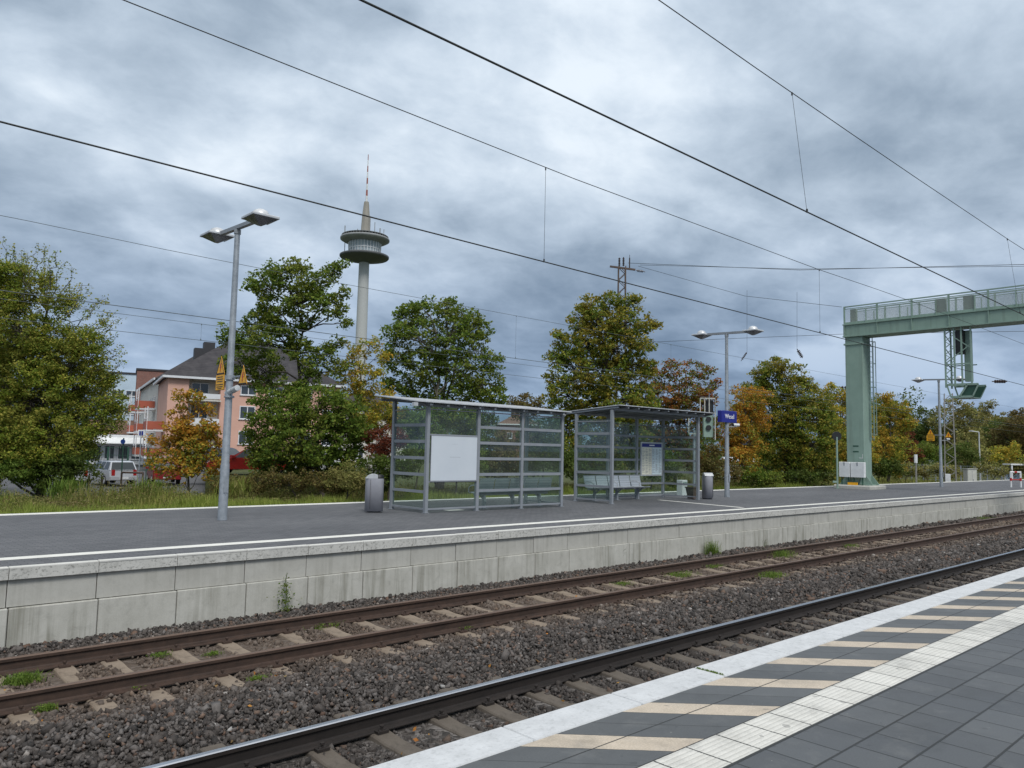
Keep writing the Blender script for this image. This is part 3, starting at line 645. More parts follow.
m = MB(); m.bar((.03, 0, 0), (.03, q2[1]-LY, .02), .03, .03); m.build('clamp_arm', M['galv'], COLB)
L3 = (51.1, 16.74)
q = gx(930.5, 435, L3[0]-.05); warning_sign(L3[0]-.05, q[1], q[2], True, 'distant yellow warning triangle with text plate, left of the far lamp post', 'high voltage warning signs')
t = thing('sign_bracket', 'thin crossbar holding two yellow signs on the distant lamp post', 'bracket', (L3[0], L3[1], q[2]), 0, 'sign clamps')
m = MB(); q2 = gx(948.5, 436, L3[0]-.05); m.bar((.03, q[1]-L3[1], 0), (.03, q2[1]-L3[1], 0), .06, .06); m.tube((0, 0, -.06), (0, 0, .06), .108, n=12); m.build('clamp_arm', M['galv'], t)
warning_sign(L3[0]-.05, q2[1], q2[2]-.1, False, 'distant yellow warning triangle right of the far lamp post, in front of the lattice mast', 'high voltage warning signs')
# loudspeaker and cameras
q = gx(236, 388, LX)
t = thing('loudspeaker', 'pale grey tubular loudspeaker clamped below the signs on the leftmost lamp post', 'loudspeaker', (LX, LY-.02, q[2]))
m = MB(); m.tube((0, .12, -.10), (0, -.42, .0), .065, n=16); m.build('body', M['lens'], t); m = MB()
for k in (.25, .6): c = (0, .12-.54*k, -.10+.10*k); m.tube(c, (0, c[1]-.02, c[2]+.004), .069, n=16)
m.tube((0, .0, -.16), (0, 0, -.2), .11, n=16); m.build('clamp_ring', M['galv'], t)
for (lx, ly, uu, vv, lab) in ((27.13, 16.70, 733, 425.5, 'white cylindrical camera just below the blue station sign'), (51.1, 16.74, 943, 439.5, 'small white camera on the distant lamp post under its yellow signs')):
    q = gx(uu, vv, lx); t = thing('security_camera', lab, 'camera', (lx, ly-.1, q[2]), 0, 'white cameras on lamp posts')
    m = MB(); m.tube((-.15, -.28, .02), (.12, -.36, .02), .058, n=14); m.build('housing', M['white'], t)
    m = MB(); m.tube((-.20, -.265, .02), (-.152, -.279, .02), .05, n=14); m.build('lens', M['black'], t)
    m = MB(); m.bar((0, .02, -.05), (0, -.32, -.05), .03, .03); m.tube((0, -.32, -.06), (0, -.32, .0), .02, n=8); m.build('mount', M['white'], t)
# station name sign
t = thing('station_sign', 'dark blue box sign with white lettering Wesel on the second lamp post', 'sign', (27.13, 16.70, 0))
zs0, zs1 = gx(723, 422.5, 27.13)[2], gx(723, 411, 27.13)[2]
m = MB(); m.bbox(-.53, .57, -.11, .10, zs0, zs1, .02); m.build('sign_box', M['blue'], t)
text_mesh('lettering', 'Wesel', .26, M['lettering'], Matrix.Translation((.02, -.115, (zs0+zs1)/2)) @ Matrix.Rotation(math.radians(90), 4, 'X'), t)

def shelter(xs, yf, yr, closed_front, label, roof, board=None):
    t = thing('shelter', label, 'shelter', (xs[0], yf, 0)); x0 = xs[0]; mt = M['shelter']
    (ex0, ex1, fy, fz, ry, rz_) = roof
    def zr(y): return fz+(rz_-fz)*(y-fy)/(ry-fy)
    def P(x, y, z): return (x-x0, y-yf, z)
    W_ = .09
    cols = [(x, yf, True) for x in (xs if closed_front else (xs[0], xs[-1]))]+[(x, yr, False) for x in ((xs[0], xs[-1]) if closed_front else xs)]
    for x, y, fr in cols:
        m = MB(); m.box(*[x-x0-W_/2, x-x0+W_/2], y-yf-W_/2, y-yf+W_/2, .0, zr(y)-.10)
        m.box(x-x0-.07, x-x0+.07, y-yf-.07, y-yf+.07, .001, .012); m.build('column', mt, t)
    bars = [(.10, .045), (.54, .07), (.98, .078), (1.41, .078), (1.84, .078), (2.27, .078), (2.68, .03)]
    def wall(a, b, blist, name='cross_bars', skip=()):
        a = np.array(a, float); b = np.array(b, float); d = (b-a)/np.linalg.norm(b-a); a2 = a+d*(W_/2+.001); b2 = b-d*(W_/2+.001)
        m = MB()
        for z, hh in blist:
            top = min(zr(a[1]+yf), zr(b[1]+yf))
            if z < top-.12: m.bar((a2[0], a2[1], z), (b2[0], b2[1], z), .05, hh)
        m.build(name, mt, t)
        g = MB(); zz = [z for z, h in blist]+[2.78]; n_ = np.array([-d[1], d[0]])*.004
        for z0, z1 in zip(zz[:-1], zz[1:]):
            if (z0, z1) in skip: continue
            g.bar((a2[0], a2[1], (z0+z1)/2), (b2[0], b2[1], (z0+z1)/2), .008, (z1-z0)-.06)
        g.build('glass_pane', M['glass'], t)
    yw = yf if closed_front else yr
    for i in range(len(xs)-1):
        a, b = (xs[i]-x0, yw-yf), (xs[i+1]-x0, yw-yf)
        if board is not None and i == board: wall(a, b, [(.10, .045), (.80, .04), (2.02, .04), (2.68, .03)])
        else: wall(a, b, bars)
    wall((0, 0), (0, yr-yf), bars); wall((xs[-1]-x0, 0), (xs[-1]-x0, yr-yf), bars)
    # beams
    m = MB()
    for y in (yf, yr): m.bar(P(ex0+.12, y, zr(y)-.08), P(ex1-.12, y, zr(y)-.08), .06, .07)
    for x in xs: m.bar(P(x, fy+.08, zr(fy+.08)-.035-.004), P(x, ry-.08, zr(ry-.08)-.035-.004), .06, .055)
    m.build('roof_beams', mt, t)
    # corrugated sheet with light edge trim
    n = int((ex1-ex0)/.10); vs = []; fs = []
    for i in range(n+1):
        x = ex0+(ex1-ex0)*i/n; k = .022 if i % 2 else 0.0
        for (y, z) in ((fy, fz), (ry, rz_)): vs += [P(x, y, z+k), P(x, y, z+k+.006)]
    for i in range(n): a = 4*i; b = a+4; fs += [(a, b, b+2, a+2), (a+1, a+3, b+3, b+1)]
    m = MB(); m.add(vs, fs); rf = m.build('roof', M['shelter_roof'], t, fix=False)
    m = MB(); m.quad(P(ex0+.02, fy+.02, fz-.012), P(ex1-.02, fy+.02, fz-.012), P(ex1-.02, ry-.02, rz_-.012), P(ex0+.02, ry-.02, rz_-.012)); m.build('roof_shade_sheet', M['roof_shade'], rf, fix=False)  # dark sheet added below the roof, painted-in shade of the underside
    m = MB(); k = ex0+.5
    while k < ex1: m.bar(P(k, fy+.03, fz-.04), P(k, ry-.03, rz_-.04), .07, .05); k += .55
    m.build('rafters', M['shelter'], rf)
    m = MB()
    for a, b in (((ex0, fy), (ex1, fy)), ((ex0, ry), (ex1, ry)), ((ex0, fy), (ex0, ry)), ((ex1, fy), (ex1, ry))):
        m.bar(P(a[0], a[1], zr(a[1])+.018), P(b[0], b[1], zr(b[1])+.018), .03, .026)
    m.build('roof_trim', M['alu'], rf)
    # rain gutter bracket at the low corner
    m = MB(); yl = fy if fz < rz_ else ry; zl = min(fz, rz_)
    m.box(*(P(ex0-.10, 0, 0)[0], P(ex0+.02, 0, 0)[0]), yl-yf-.05, yl-yf+.05, zl-.11, zl-.02); m.build('gutter', M['alu'], t)
    return t
def gx_pre(u, v, X): r = ray(u, v); return C0+r*(X/r[0])
M['roof_shade'] = pm('painted_roof_shade', (.035, .037, .042), None, 2, .8)  # near-black colour standing in for the shade under the shelter roofs
M['shelter_roof'] = pm('roof_sheet', (.42, .43, .44), (.30, .31, .32), 3, .45, .2)
YR1 = float(gx_pre(391.5, 508, 11.96)[1])
shelter([11.96, 13.67, 15.33, 17.0], 16.13, YR1, True, 'left steel and glass waiting shelter, its closed wall with a blank white panel', (11.38, 17.12, 15.86, 2.83, 17.8, 3.045), board=0)
shelter([19.40, 21.05, 22.68, 24.30], 16.16, 17.72, False, 'right grey steel and glass waiting shelter open to the tracks, with bench and timetable inside', (19.35, 24.95, 15.82, 3.17, 18.25, 3.0))
def thing_plane(name, label, cat, x, y): return thing(name, label, cat, (x, y, 0))
t = thing('blank_panel', 'blank pale white poster panel filling the second bay of the left shelter', 'poster panel', (12.835, 16.13, 0))
m = MB(); m.box(-.775, .775, -.045, -.0275, .83, 1.99); m.build('panel', M['board'], t)
m = MB()
for z in (.815, 2.005): m.box(-.785, .785, -.05, -.0265, z-.014, z+.014)
for s in (-1, 1): m.box(s*.781-.008, s*.781+.008, -.05, -.0265, .83, 1.99)
m.build('frame', M['shelter'], t)
m = MB(); m.box(-.16, .20, -.0465, -.0455, 1.435, 1.45); m.box(-.1, .1, -.0465, -.0455, 1.78, 1.787); m.build('faint_print', pm('faint_print', (.5, .53, .57)), t)
# timetable board
t = thing('timetable_board', 'timetable board with blue header and two pale sheets inside the right shelter', 'notice board', (23.50, 17.72, -.11))
m = MB(); m.box(-.66, .66, -.075, -.03, .93, 2.18); m.build('frame', M['alu'], t)
m = MB(); m.box(-.60, .60, -.079, -.0755, 2.0, 2.13); m.build('header', M['blue'], t)
m = MB(); m.box(-.16, .16, -.0805, -.0795, 2.045, 2.085); m.build('header_print', M['lettering'], t)
for s, c, nm in ((-1, (.85, .83, .68), 'cream'), (1, (.74, .86, .90), 'bluish')):
    m = MB(); m.box(s*.305-.285, s*.305+.285, -.079, -.0755, .98, 1.98); sh = m.build('sheet', pm('sheet_'+nm, c, tuple(x*.93 for x in c), 3, .6), t); sh['label'] = nm+' timetable sheet'
    m = MB()
    for cx in (-.19, 0, .19):
        z = 1.93
        while z > 1.02:
            ww = random.uniform(.05, .085); m.box(s*.305+cx-.085, s*.305+cx-.085+ww*2, -.0805, -.0795, z-.006, z+.006); z -= random.choice((.028, .028, .05))
    m.build('print', pm('print_'+nm, (.28, .29, .31)), sh)
def bench(x0, x1, y, face, label):
    """face=-1 faces the tracks in front (towards -Y)"""
    t = thing('bench', label, 'bench', (x0, y, 0)); L_ = x1-x0; n = max(2, int(round(L_/.58))); w = L_/n
    M_perf = M['perf']
    for i in range(n):
        a, b = i*w+.02, (i+1)*w-.02
        m = MB(); m.prism([(face*.24, .43), (face*.25, .455), (face*.02, .445), (-face*.13, .47), (-face*.13, .455), (face*.02, .43), (face*.22, .435)], a, b, 'x'); m.build('seat', M_perf, t)
        m = MB(); m.prism([(-face*.13, .47), (-face*.22, .84), (-face*.235, .84), (-face*.145, .465)], a, b, 'x'); m.build('backrest', M_perf, t)
    m = MB(); m.bar((0, 0, .40), (L_, 0, .40), .06, .06)
    m.tube((0, -face*.228, .85), (L_, -face*.228, .85), .014, n=8); m.tube((0, face*.25, .452), (L_, face*.25, .452), .014, n=8)
    m.build('rail_beam', M['shelter'], t)
    for x in (L_*.12, L_*.5, L_*.88):
        m = MB(); m.bar((x, -face*.02, .37), (x, -face*.02, .0), .06, .09, (0, 1, 0)); m.bar((x, face*.2, .405), (x, -face*.1, .18), .03, .04); m.box(x-.08, x+.08, -.10, .10, .001, .012); m.build('leg', M['shelter'], t)
    for x in [i*w for i in range(0, n+1, 2)]:
        m = MB(); m.path([(x, -face*.17, .63), (x, face*.0, .66), (x, face*.15, .645), (x, face*.25, .58), (x, face*.25, .455)], .015, 7); m.build('armrest', M['alu'], t)
    return t
def mat_perf():
    n = NT('perforated_steel'); v = n.nd('ShaderNodeTexVoronoi'); n.L.new(n.vec(), v.inputs[0]); v.inputs['Scale'].default_value = 50; v.inputs['Randomness'].default_value = 0
    h = n.step(v.outputs['Distance'], .25, .4); return n.fin(n.mix(h, (.20, .215, .23), (.50, .53, .56)), .4, .4)
M['perf'] = mat_perf()
bench(14.0, 16.9, 16.62, 1, 'grey metal bench seen through the glass of the left shelter')
bench(19.65, 22.75, 17.40, -1, 'grey perforated metal bench with armrests in the right shelter')
def litter_bin(x, y, label, rz=-.5):
    t = thing('litter_bin', label, 'litter bin', (x, y, 0), rz, 'grey litter bins')
    def ring(z, sx, sy, k=20): return [(sx*math.copysign(abs(math.cos(a))**.75, math.cos(a)), sy*math.copysign(abs(math.sin(a))**.75, math.sin(a)), z) for a in [2*math.pi*i/k for i in range(k)]]
    m = MB(); k = 20; R = [ring(.03, .235, .185), ring(.80, .235, .185), ring(.86, .235, .185)]
    # roof: curved hood, high at the rear left
    vs = sum(R, []); fs = [(r*k+i, r*k+(i+1) % k, (r+1)*k+(i+1) % k, (r+1)*k+i) for r in range(2) for i in range(k)]+[tuple(range(k-1, -1, -1))]
    m.add(vs, fs, 0, True); b = m.build('body', M['bin'], t)
    m = MB(); pr = [(-.235, .861)]+[(-.235+.47*i/8, .861+.115*math.sin(math.pi*(i/8)**.8*.97)) for i in range(0, 6)]+[(.07, .861)]
    m.prism(pr, -.165, .165, 'y'); m.build('hood', M['alu'], t)
    m = MB(); m.lathe([(.13, .861), (.128, .93), (.10, .955)], (.10, 0, 0), 16); m.build('opening', M['black'], t)
    m = MB(); m.box(-.12, -.115, -.185, -.172, .08, .84); m.build('door_seam', M['black'], t)
    m = MB(); m.lathe([(.17, 0), (.17, .03)], n=16); m.build('foot', M['black'], t)
litter_bin(11.0, 17.05, 'grey rounded litter bin left of the left shelter')
litter_bin(25.2, 16.35, 'grey rounded litter bin right of the right shelter', .9)
p0 = gnd(694, 500)
t = thing('grit_box', 'small brown tapered tub beside the right shelter corner', 'tub', (24.62, 16.62, 0)); m = MB()
m.add([(-.13, -.12, .02), (.13, -.12, .02), (.13, .12, .02), (-.13, .12, .02), (-.2, -.17, .42), (.2, -.17, .42), (.2, .17, .42), (-.2, .17, .42)], [(3, 2, 1, 0), (4, 5, 6, 7), (0, 1, 5, 4), (1, 2, 6, 5), (2, 3, 7, 6), (3, 0, 4, 7)]); m.build('tub_body', pm('brown_plastic', (.14, .09, .065), None, 4, .6), t)
m = MB()
for a, b in (((-.21, -.18), (.21, -.18)), ((.21, -.18), (.21, .18)), ((.21, .18), (-.21, .18)), ((-.21, .18), (-.21, -.18))): m.bar((*a, .43), (*b, .43), .03, .03)
m.build('rim', pm('brown_rim', (.18, .12, .09), None, 4, .6), t)
t = thing('white_box', 'small white and green box standing behind the brown tub', 'box', (26.1, 18.1, 0)); m = MB(); m.bbox(-.18, .18, -.14, .14, .02, .62, .02); m.build('box_body', M['white'], t); m = MB(); m.box(-.14, .14, -.146, -.1405, .42, .54); m.build('green_label', M['green'], t)
# red and white barrier
b0 = gnd(1016, 487.3); t = thing('barrier', 'low white and red striped tube barrier at the right end of the far platform', 'barrier', b0)
pxm = np.linalg.norm((b0-C0)@F_)/FOC; wx = R_[:2]/np.linalg.norm(R_[:2]); hw = 4.9*abs((b0-C0)@F_)/FOC; hh = 15*abs((b0-C0)@F_)/FOC
for s in (-1, 1):
    m = MB(); m.tube((wx[0]*s*hw, wx[1]*s*hw, 0), (wx[0]*s*hw, wx[1]*s*hw, hh), .055, n=10); o = m.build('post', M['white'], t)
    m = MB(); m.tube((wx[0]*s*hw, wx[1]*s*hw, hh*.42), (wx[0]*s*hw, wx[1]*s*hw, hh*.62), .058, n=10); m.build('red_band', M['red'], o)
m = MB(); m.tube((-wx[0]*hw*1.1, -wx[1]*hw*1.1, hh), (wx[0]*hw*1.1, wx[1]*hw*1.1, hh), .055, n=10); m.build('top_rail', M['white'], t)
m = MB(); m.tube((-wx[0]*hw*.3, -wx[1]*hw*.3, hh), (wx[0]*hw*.25, wx[1]*hw*.25, hh), .058, n=10); m.build('red_band', M['red'], t)
m = MB(); m.tube((-wx[0]*hw*1.0, -wx[1]*hw*1.0, hh*.5), (wx[0]*hw*1.0, wx[1]*hw*1.0, hh*.5), .04, n=8); m.build('red_band', M['red'], t)

# ================================================================== GREEN SIGNAL GANTRY
GX = 41.9
M['boxgreen'] = pm('olive_grey_paint', (.19, .26, .19), (.16, .215, .155), 2, .55)
gt = thing('signal_gantry', 'sage green steel signal gantry with railed walkway spanning the tracks', 'gantry', (GX, 17.9, 0))
PY0, PY1, PX0, PX1 = -.42, .52, 0.0, .95
m = MB(); m.bbox(PX0, PX1, PY0, PY1, .25, 8.239, .02)
for z in (7.85,): m.box(PX0-.05, PX1+.05, PY0-.06, PY1+.06, z-.05, z+.04)
m.build('pillar', M['green'], gt)
m = MB(); m.box(-.008, -.001, -.12, .18, 2.25, 2.32); m.box(-.008, -.001, -.12, .18, 1.95, 2.02); m.build('vent_slot', M['darkgreen'], gt)
m = MB(); m.box(-.012, -.002, -.34, -.32, 1.65, 1.85); m.box(-.012, -.002, -.34, -.14, 1.63, 1.66); m.build('white_mark', M['white'], gt)
YN = -23.0                                                     # beam runs on above the near platform
m = MB(); m.box(PX0-.05, PX0+.02, YN, PY1+.06, 8.30, 8.90); m.box(PX1-.02, PX1+.05, YN, PY1+.06, 8.30, 8.90)
m.box(PX0-.12, PX1+.12, YN, PY1+.08, 8.24, 8.299); m.box(PX0-.12, PX1+.12, YN, PY1+.08, 8.901, 8.96); m.box(PX0+.02, PX1-.02, PY1-.01, PY1+.05, 8.30, 8.90)
y = PY1
while y > YN: m.box(PX0-.11, PX0-.051, y-.035, y+.0, 8.30, 8.90); y -= 1.75
m.build('beam', M['green'], gt)
for sx, xx in (('a', PX0-.06), ('b', PX1+.06)):
    m = MB(); y = PY1+.02; k = 0
    while y > YN:
        m.box(xx-.04, xx+.04, y-.08, y, 8.961, 9.93); m.bar((xx, y-1.2, 8.961), (xx, y-1.2, 9.74), .03, .09); y -= 1.75; k += 1
    m.bar((xx, PY1+.02, 9.92), (xx, YN, 9.92), .06, .06); m.bar((xx, PY1+.02, 9.80), (xx, YN, 9.80), .035, .04); m.bar((xx, PY1+.02, 9.01), (xx, YN, 9.01), .02, .1)
    m.build('railing', M['green'], gt)
def mesh_mat():
    n = NT('fine_wire_mesh'); X, Y, Z = n.xyz(); n.N.remove(n.b)
    tr = n.nd('ShaderNodeBsdfTransparent'); df = n.nd('ShaderNodeBsdfDiffuse'); df.inputs[0].default_value = (.40, .44, .43, 1)
    ms = n.nd('ShaderNodeMixShader'); ms.inputs[0].default_value = .26; n.L.new(tr.outputs[0], ms.inputs[1]); n.L.new(df.outputs[0], ms.inputs[2]); n.L.new(ms.outputs[0], n.N['Material Output'].inputs[0]); return n.mat
M['wiremesh'] = mesh_mat()
m = MB(); m.box(PX0-.062, PX0-.058, YN, PY1-.1, 9.06, 9.76); m.box(PX1+.058, PX1+.062, YN, PY1-.1, 9.06, 9.76); m.build('railing_mesh', M['wiremesh'], gt)
for yy, ww in ((PY1-.45, .16), (gx(940, 310, GX)[1]-17.9, .25), (gx(968.5, 305, GX)[1]-17.9, .25), (-12.5, .25)):
    m = MB(); m.bbox(PX0+.03, PX0+.25, yy-ww, yy+ww, 8.965, 9.78, .02); o = m.build('junction_box', M['boxgreen'], gt)
# ladder behind the pillar
m = MB(); yl = PY0-.10
for dx in (.70, 1.05): m.bar((dx, yl, 2.6), (dx, yl, 9.0), .03, .05)
z = 2.7
while z < 8.9: m.tube((.70, yl, z), (1.05, yl, z), .014, n=6); z += .28
for z in (2.9, 4.2, 5.5, 6.8, 8.0):
    m.path([(.70+.175-.24*math.cos(a), yl-.02-.20*math.sin(a), z) for a in np.linspace(0, math.pi, 9)], .014, 5)
for a in (.9, 1.57, 2.2): m.bar((.875-.24*math.cos(a), yl-.02-.20*math.sin(a), 2.9), (.875-.24*math.cos(a), yl-.02-.20*math.sin(a), 8.0), .015, .03)
m.build('ladder', M['green'], gt)
# foundation with braces
m = MB(); m.bbox(-.55, 1.5, -.95, 1.05, .0, .20, .06); m.build('foundation', M['panel_up'], gt)
m = MB()
for s, yy in ((-1, PY0), (1, PY1)):
    for xx in (.05, .85): m.prism([(yy, .22), (yy+s*.42, .22), (yy+s*.05, .72), (yy, .72)], xx-.02, xx+.02, 'x')
m.box(-.2, 1.15, PY0-.3, PY1+.3, .201, .245); m.prism([(-.3, .246), (0, .246), (0, .7)], -.3, -.26, 'y'); m.prism([(-.3, .246), (0, .246), (0, .7)], .35, .39, 'y'); m.build('base_braces', M['darkgreen2'] if 'darkgreen2' in M else M['green'], gt)
m = MB(); m.box(-.42, -.30, -.18, .32, .205, .34); m.build('yellow_block', M['yellow'], gt)
for yy, ww, lab in ((.50, .29, 'narrow white switch cabinet, left one of the two on the gantry pillar foot'), (-.20, .37, 'wider white switch cabinet, right one of the two on the gantry pillar foot')):
    t = thing('switch_cabinet', lab, 'cabinet', (GX-.3, 17.9+yy, 0), 0, 'white cabinets at the gantry foot')
    m = MB(); m.bbox(-.10, .12, -ww, ww, .62, 1.42, .02); m.build('case', M['white'], t)
    m = MB(); m.box(-.108, -.101, -.03, .03, 1.22, 1.41); m.build('latch', M['shelter'], t)
    m = MB(); m.bar((0, -ww*.6, .2), (0, -ww*.6, .62), .05, .05); m.bar((0, ww*.6, .2), (0, ww*.6, .62), .05, .05); m.build('stand', M['darkgreen'], t)
# hanging signal cage
def hx(u, dx, v=360): return gx(u, v, GX+dx)[1]-17.9
def hy(u, v=360): return gx(u, v, GX)[1]-17.9
ya, yb = hy(945, 360), hy(971, 360)
t = thing('hanging_signal', 'green lattice cage hanging from the gantry beam with a black signal screen and platform basket', 'railway signal', (GX, 17.9, 0))
zb_, zt_ = 5.25, 8.24
m = MB()
for yy in (ya, ya-.42, yb+.42, yb):
    for xx in ((.05, .9) if yy == ya else (.05,)): m.bar((xx, yy, zb_-.0), (xx, yy, zt_), .07, .07)
for i in range(9):
    z = zb_+(zt_-zb_)*i/9; z2 = zb_+(zt_-zb_)*(i+1)/9
    for a, b in ((ya, ya-.42),): m.bar((.05, a if i % 2 else b, z), (.05, b if i % 2 else a, z2), .03, .03); m.bar((.9 if i % 2 else .05, ya, z), (.05 if i % 2 else .9, ya, z2), .03, .03)
for z in (zb_+.15, zb_+1.15): m.bar((.05, ya, z), (.05, yb, z), .06, .06); m.bar((.9, ya, z), (.9, yb, z), .05, .05)
m.bar((.05, ya, zb_+1.2), (.05, yb, zb_+2.1), .04, .04); m.bar((.05, ya-.42, zb_+2.5), (.05, yb, zb_+1.9), .04, .04); m.build('lattice_frame', M['green'], t)
m = MB(); m.bbox(.12, .42, hx(963.8, .12), hx(955.5, .12), zb_+1.65, zb_+2.85, .03); m.build('signal_screen', M['black'], t)
m = MB(); m.bbox(.43, .75, hx(971, .43), hx(964.2, .43), zb_+.3, zb_+2.85, .03); m.build('housing', M['green'], t)
e0, e1, e2, e3 = hx(947, -.15, 385), hx(978.5, -.15, 385), hx(951, -.15, 397), hx(973, -.15, 397)
m = MB()
for xx in (-.15, 1.0):
    m.bar((xx, e0, zb_+.10), (xx, e1, zb_+.10), .06, .09); m.bar((xx, e2, zb_-.50), (xx, e3, zb_-.50), .06, .10); m.bar((xx, e0, zb_+.08), (xx, e2, zb_-.48), .06, .06); m.bar((xx, e1, zb_+.08), (xx, e3, zb_-.48), .06, .06); m.bar((xx, (e2*.6+e3*.4), zb_-.48), (xx, (e0*.35+e1*.65), zb_+.08), .06, .08)
m.box(-.15, 1.0, e3, e2, zb_-.545, zb_-.52); m.build('basket', M['green'], t)
for xx in (-.11, .96):
    m = MB(); ya_, yb_ = e0*.45+e1*.55, e2*.55+e3*.45; m.add([(xx, e1, zb_+.05), (xx, ya_, zb_+.05), (xx, yb_, zb_-.46), (xx, e3, zb_-.46), (xx+.01, e1, zb_+.05), (xx+.01, ya_, zb_+.05), (xx+.01, yb_, zb_-.46), (xx+.01, e3, zb_-.46)], [(0, 1, 2, 3), (7, 6, 5, 4), (0, 4, 5, 1), (1, 5, 6, 2), (2, 6, 7, 3), (3, 7, 4, 0)]); m.build('basket_mesh', M['darkgreen'], t)
# disc signal on a green post left of the pillar
b0 = base(837.5, (gnd(848, 489)-C0)@F_+.6, 0); dsc = (b0-C0)@F_
t = thing('round_signal', 'dark round signal disc seen from behind on a green post left of the gantry pillar', 'disc signal', b0, math.radians(-40))
m = MB(); m.tube((0, 0, 0), (0, 0, 2.75), .05, n=10); m.box(-.12, .12, -.12, .12, 0, .03); m.bar((-.25, 0, .35), (.0, 0, .35), .05, .1); m.build('post', M['green'], t)
m = MB(); m.tube((0, -.03, 2.8), (0, .03, 2.8), .25, n=24); m.build('disc', M['blackblue'] if 'blackblue' in M else M['black'], t)

# ================================================================== OVERHEAD LINES
M['wirefar'] = pm('weathered_copper_wire', (.10, .12, .125), None, 4, .7)
def oline(label, yc, zc, ym, zm_pts, drops, xr=(-40, 260), rc=.009, rm=.007, wm='wire'):
    """contact wire at (yc,zc), messenger sagging through zm_pts [(x,z)], droppers at x"""
    t = thing('overhead_line', label, 'overhead line', (0, yc, 0), 0)
    m = MB(); m.path([(x, 0, zc) for x in np.linspace(xr[0], xr[1], 30)], rc, 6); m.build('contact_wire', M[wm], t)
    xs = np.linspace(xr[0], xr[1], 90); xp = [p[0] for p in zm_pts]; zp = [p[1] for p in zm_pts]
    zf = lambda x: float(np.interp(x, xp, zp))
    yf_ = lambda x: ym-yc
    m = MB(); m.path([(x, yf_(x), zf(x)) for x in xs], rm, 6); m.build('messenger_wire', M[wm], t)
    for x in drops:
        m = MB(); m.tube((x, 0, zc), (x, yf_(x), zf(x)), .0035, n=5); m.tube((x, 0, zc-.01), (x, 0, zc+.05), .016, n=6); m.tube((x, yf_(x), zf(x)-.04), (x, yf_(x), zf(x)+.01), .014, n=6); m.build('dropper', M[wm], t)
def onY(u, v, Y): r = ray(u, v); return C0+r*(Y/r[1])
def fit(Y, ps): return [onY(u, v, Y) for u, v in ps]
Y1 = 5.72; c = fit(Y1, [(361, 0), (512, 72), (807, 212), (1024, 315)]); zc1 = float(np.mean([q[2] for q in c]))
xd = onY(807, 212, Y1)[0]; ym1 = None
# messenger: same dropper top seen at (792,93)
r = ray(792, 93); ym = xd*r[1]/r[0]; zm = CAMH+xd*r[2]/r[0]
ym_a = ym; ms = [onY(u, v, ym_a) for u, v in ((658, 0), (792, 93), (900, 167), (1024, 250))]
oline('heavy overhead line with two wires, highest in the picture above the near track', Y1, zc1, ym_a, [(-40, ms[0][2]+1.0), (ms[0][0], ms[0][2])]+[(q[0], q[2]) for q in ms[1:]]+[(ms[-1][0]+8, ms[-1][2]+.15), (300, ms[-1][2]+.3)], [xd, onY(1020, 313, Y1)[0]], rc=.012, rm=.008)
Y2 = 9.775; zc2 = float(np.mean([q[2] for q in fit(Y2, [(0, 122), (512, 253), (544, 262)])]))
ms = fit(Y2, [(124, 0), (512, 154), (548, 169), (820, 270), (900, 297)])
dr = [fit(Y2, [(544, 262)])[0][0], fit(Y2, [(820, 331)])[0][0]]
oline('overhead line of the far track, crossing the sky from upper left to the gantry', Y2, zc2, Y2, [(-40, ms[0][2]+.5)]+[(q[0], q[2]) for q in ms]+[(300, ms[-1][2]+.4)], dr, rc=.011, rm=.0075)
Y3 = 22.3; ms = fit(Y3, [(0, 215), (225, 262), (512, 315), (700, 350)])
oline('thin overhead line behind the left lamp post, first beyond the far platform', Y3, float(fit(Y3, [(225, 320)])[0][2]), Y3, [(-40, ms[0][2]+.3)]+[(q[0], q[2]) for q in ms]+[(300, ms[-1][2])], [fit(Y3, [(u, 330)])[0][0] for u in (516, 671)], rc=.010, rm=.007, wm='wirefar')
Y4 = 26.5; zz = float(fit(Y4, [(225, 327)])[0][2])
oline('thinnest and lowest overhead line beyond the far platform, crossing in front of the trees', Y4, float(fit(Y4, [(225, 343)])[0][2]), Y4, [(-40, zz), (300, zz)], [fit(Y4, [(u, 335)])[0][0] for u in (201, 715)], rc=.008, rm=.007, wm='wirefar')
# rusty lattice mast behind the tall maple, with feeders towards the right
def lattice(name, label, u, d, z_top_v, w0, w1, mat, zbase=-1.05, arms=(), th=.05):
    b = base(u, d, zbase); t = thing(name, label, 'lattice mast', b, YAW-math.pi/2+.08-(u-512)/FOC); H = at(u, z_top_v, d)[2]-b[2]
    m = MB(); n = int(H/.55)
    def W2(z): return (w0+(w1-w0)*z/H)/2
    for sx in (-1, 1):
        for sy in (-1, 1): m.bar((sx*W2(0), sy*W2(0), 0), (sx*W2(H), sy*W2(H), H), th, th)
    for i in range(n):
        z0, z1 = H*i/n, H*(i+1)/n; s = 1 if i % 2 else -1; a, c_ = W2(z0), W2(z1)
        for sy in (-1, 1): m.bar((s*a, sy*a, z0), (-s*c_, sy*c_, z1), th*.55, th*.55); m.bar((sy*a, s*a, z0), (sy*c_, -s*c_, z1), th*.55, th*.55)
    m.build('lattice', mat, t); return t, H
t, H = lattice('lattice_mast', 'rusty lattice mast rising above the tall turning maple', 620, 62, 262, .80, .56, M['rustmast'], th=.085)
m = MB(); m.bar((-1.0, 0, H+.02), (1.1, 0, H-.25), .16, .14); m.build('crossarm', M['rustmast'], t)
for x, hh in ((-.22, .75), (.12, .8)):
    m = MB(); m.tube((x, 0, H+.05), (x, 0, H+hh), .05, n=8); [m.tube((x, 0, H+.12+.13*k), (x, 0, H+.17+.13*k), .095, n=10) for k in range(5)]; m.build('insulator', M['ceramic'], t)
